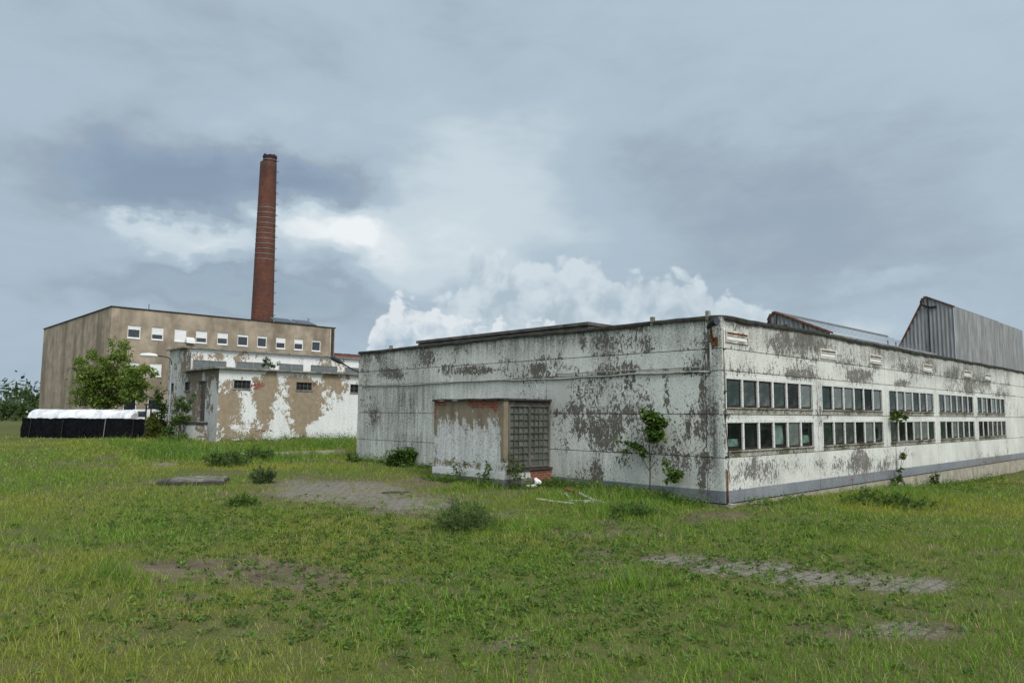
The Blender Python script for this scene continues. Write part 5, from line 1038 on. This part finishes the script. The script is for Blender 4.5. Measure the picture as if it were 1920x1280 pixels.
warp = t.vm('MULTIPLY', t.vm('SUBTRACT', wn.outputs['Color'], (.5, .5, .5)), (.26, .17, 0))
cmb = t.node('ShaderNodeCombineXYZ'); t.put(cmb.inputs[0], az); t.put(cmb.inputs[1], el); UV = t.vm('ADD', cmb.outputs[0], warp)
def gauss(px_, py_, rx_, ry_, amp, uv=UV):
    a, e = azel(px_, py_); q = t.vm('MULTIPLY', t.vm('SUBTRACT', uv, (a, e, 0)), (F/rx_, F/ry_, 0)); return t.m('MULTIPLY', t.m('EXPONENT', t.m('MULTIPLY', t.vm('DOT_PRODUCT', q, q, 1), -1.)), amp)
lo = t.noise(t.scale(d, (1, 1, 2.2)), 3.2, 6, .55, .3); hi = t.noise(t.scale(d, (1, 1, 2.5)), 11, 5, .6, .4)
Bv = t.m('ADD', .44, t.m('ADD', t.m('MULTIPLY', t.m('SUBTRACT', lo, .5), t.step(az, .12, -.12) if 0 else t.m('ADD', .20, t.m('MULTIPLY', t.step(az, .15, -.1), .2))), t.m('MULTIPLY', t.m('SUBTRACT', hi, .5), .16)))
for g_ in ((340,370,200,75,-.34),(600,330,110,45,-.28),(240,300,120,60,-.12),(215,415,80,26,.40),(330,462,130,26,.28),(420,485,100,34,.16),(625,425,125,48,.36),(690,455,60,50,.20),(540,410,70,30,.16),(470,240,120,40,.08),(990,330,190,130,.12),(860,370,190,120,.10),(1250,300,300,110,-.06),(1550,420,280,150,-.10),(560,560,130,40,-.2),(300,540,160,35,-.16),(1640,520,60,14,.12),(800,470,120,70,.16),(1100,230,300,60,.04),(1500,230,260,50,.03),(1650,610,120,40,.14)):
    Bv = t.m('ADD', Bv, gauss(*g_[:4], g_[4]*1.3))
ramp = t.node('ShaderNodeValToRGB'); t.put(ramp.inputs[0], Bv); cr = ramp.color_ramp; cr.interpolation = 'EASE'
cols = [(0., (132, 147, 163)), (.28, (151, 167, 183)), (.48, (171, 189, 204)), (.68, (197, 212, 221)), (1., (236, 241, 244))]
cr.elements[0].position, cr.elements[0].color = cols[0][0], lin(cols[0][1]); cr.elements[1].position, cr.elements[1].color = cols[-1][0], lin(cols[-1][1])
for p_, c_ in cols[1:-1]: e = cr.elements.new(p_); e.color = lin(c_)
cloud = ramp.outputs[0]
# heaped clouds above the factory roof
AZ0, AZR = -.35, 1.
def heap(points, scale_, amp, soft, lite, dark, col_in, fade=0.):
    fc = t.node('ShaderNodeFloatCurve'); t.put(fc.inputs['Value'], t.m('MULTIPLY', t.m('SUBTRACT', az, AZ0), 1/AZR)); cv_ = fc.mapping.curves[0]
    pts = [((azel(*p)[0]-AZ0)/AZR, azel(*p)[1]*2.5) for p in points]
    cv_.points[0].location = (0, 0); cv_.points[1].location = (1, 0)
    for p in pts: cv_.points.new(*p)
    for p in cv_.points: p.handle_type = 'AUTO'
    fc.mapping.update()
    ww = t.vm('MULTIPLY', t.vm('SUBTRACT', t.noise(d, 26, 3, .5, 0, 'Color'), (.5, .5, .5)), (.03, .03, .03))
    dd = t.vm('ADD', d, ww)
    bil = t.m('SUBTRACT', .62, t.vor(dd, scale_, 3, 'SMOOTH_F1' if 0 else 'F1', rough=.55)); off_ = t.vm('ADD', dd, (-.012, -.01, .016)); bil2 = t.m('SUBTRACT', .62, t.vor(off_, scale_, 3, rough=.55))
    dens = t.m('ADD', t.m('SUBTRACT', t.m('MULTIPLY', fc.outputs[0], .4), el), t.m('MULTIPLY', bil, amp))
    al = t.step(dens, 0., soft); base_ = t.step(el, -.02, .05)
    sh = t.m('ADD', t.m('MULTIPLY', t.m('SUBTRACT', bil, bil2), 1.25), t.m('ADD', .46, t.m('MULTIPLY', t.m('SUBTRACT', t.noise(d, 9, 4, .5), .5), 1.0)))
    sh = t.m('ADD', sh, t.m('MULTIPLY', t.step(dens, .05, .0), .32)); sh = t.m('MULTIPLY', sh, 1., None, True)
    cc = t.mix(sh, lin(dark), lin(lite)); return t.mix(t.m('MULTIPLY', al, 1.-fade), col_in, cc)
cloud = heap([(600,760),(780,560),(850,500),(872,475),(890,440),(932,424),(960,455),(1010,464),(1050,456),(1100,458),(1150,480),(1200,482),(1250,494),(1300,500),(1340,508),(1400,534),(1450,550),(1500,585),(1560,640),(1650,740)], 17, .05, .016, (209, 221, 228), (172, 190, 202), cloud, .15)
cloud = heap([(560,730),(625,655),(660,635),(690,600),(706,552),(735,530),(765,545),(800,545),(830,552),(855,580),(890,585),(940,585),(1000,588),(1060,610),(1120,640),(1200,690),(1300,760)], 21, .045, .011, (224, 231, 236), (166, 186, 202), cloud, .1)
def GV(f):
    c = t.node('ShaderNodeCombineXYZ'); t.put(c.inputs[0], f); t.put(c.inputs[1], t.m('MULTIPLY', f, .97)); t.put(c.inputs[2], t.m('MULTIPLY', f, .92)); return c.outputs[0]
skyc = t.vm('MULTIPLY', sky.outputs[0], (.11, .11, .11))
gap = t.m('MULTIPLY', t.step(Bv, .34, .22), .35)
glow = t.m('MULTIPLY', t.m('EXPONENT', t.m('MULTIPLY', t.m('SUBTRACT', 1., t.vm('DOT_PRODUCT', d, tuple(SD), 1)), -3.2)), 1.0)
final = t.vm('ADD', t.mix(gap, cloud, skyc), GV(glow))
t.put(bg.inputs[0], final); bg.inputs[1].default_value = 1.
scene.view_settings.view_transform = 'Standard'; scene.view_settings.look = 'None'; scene.view_settings.exposure = 0; scene.view_settings.gamma = 1
scene.cycles.max_bounces = 5; scene.cycles.diffuse_bounces = 2; scene.cycles.glossy_bounces = 2; scene.cycles.transmission_bounces = 3; scene.cycles.transparent_max_bounces = 12
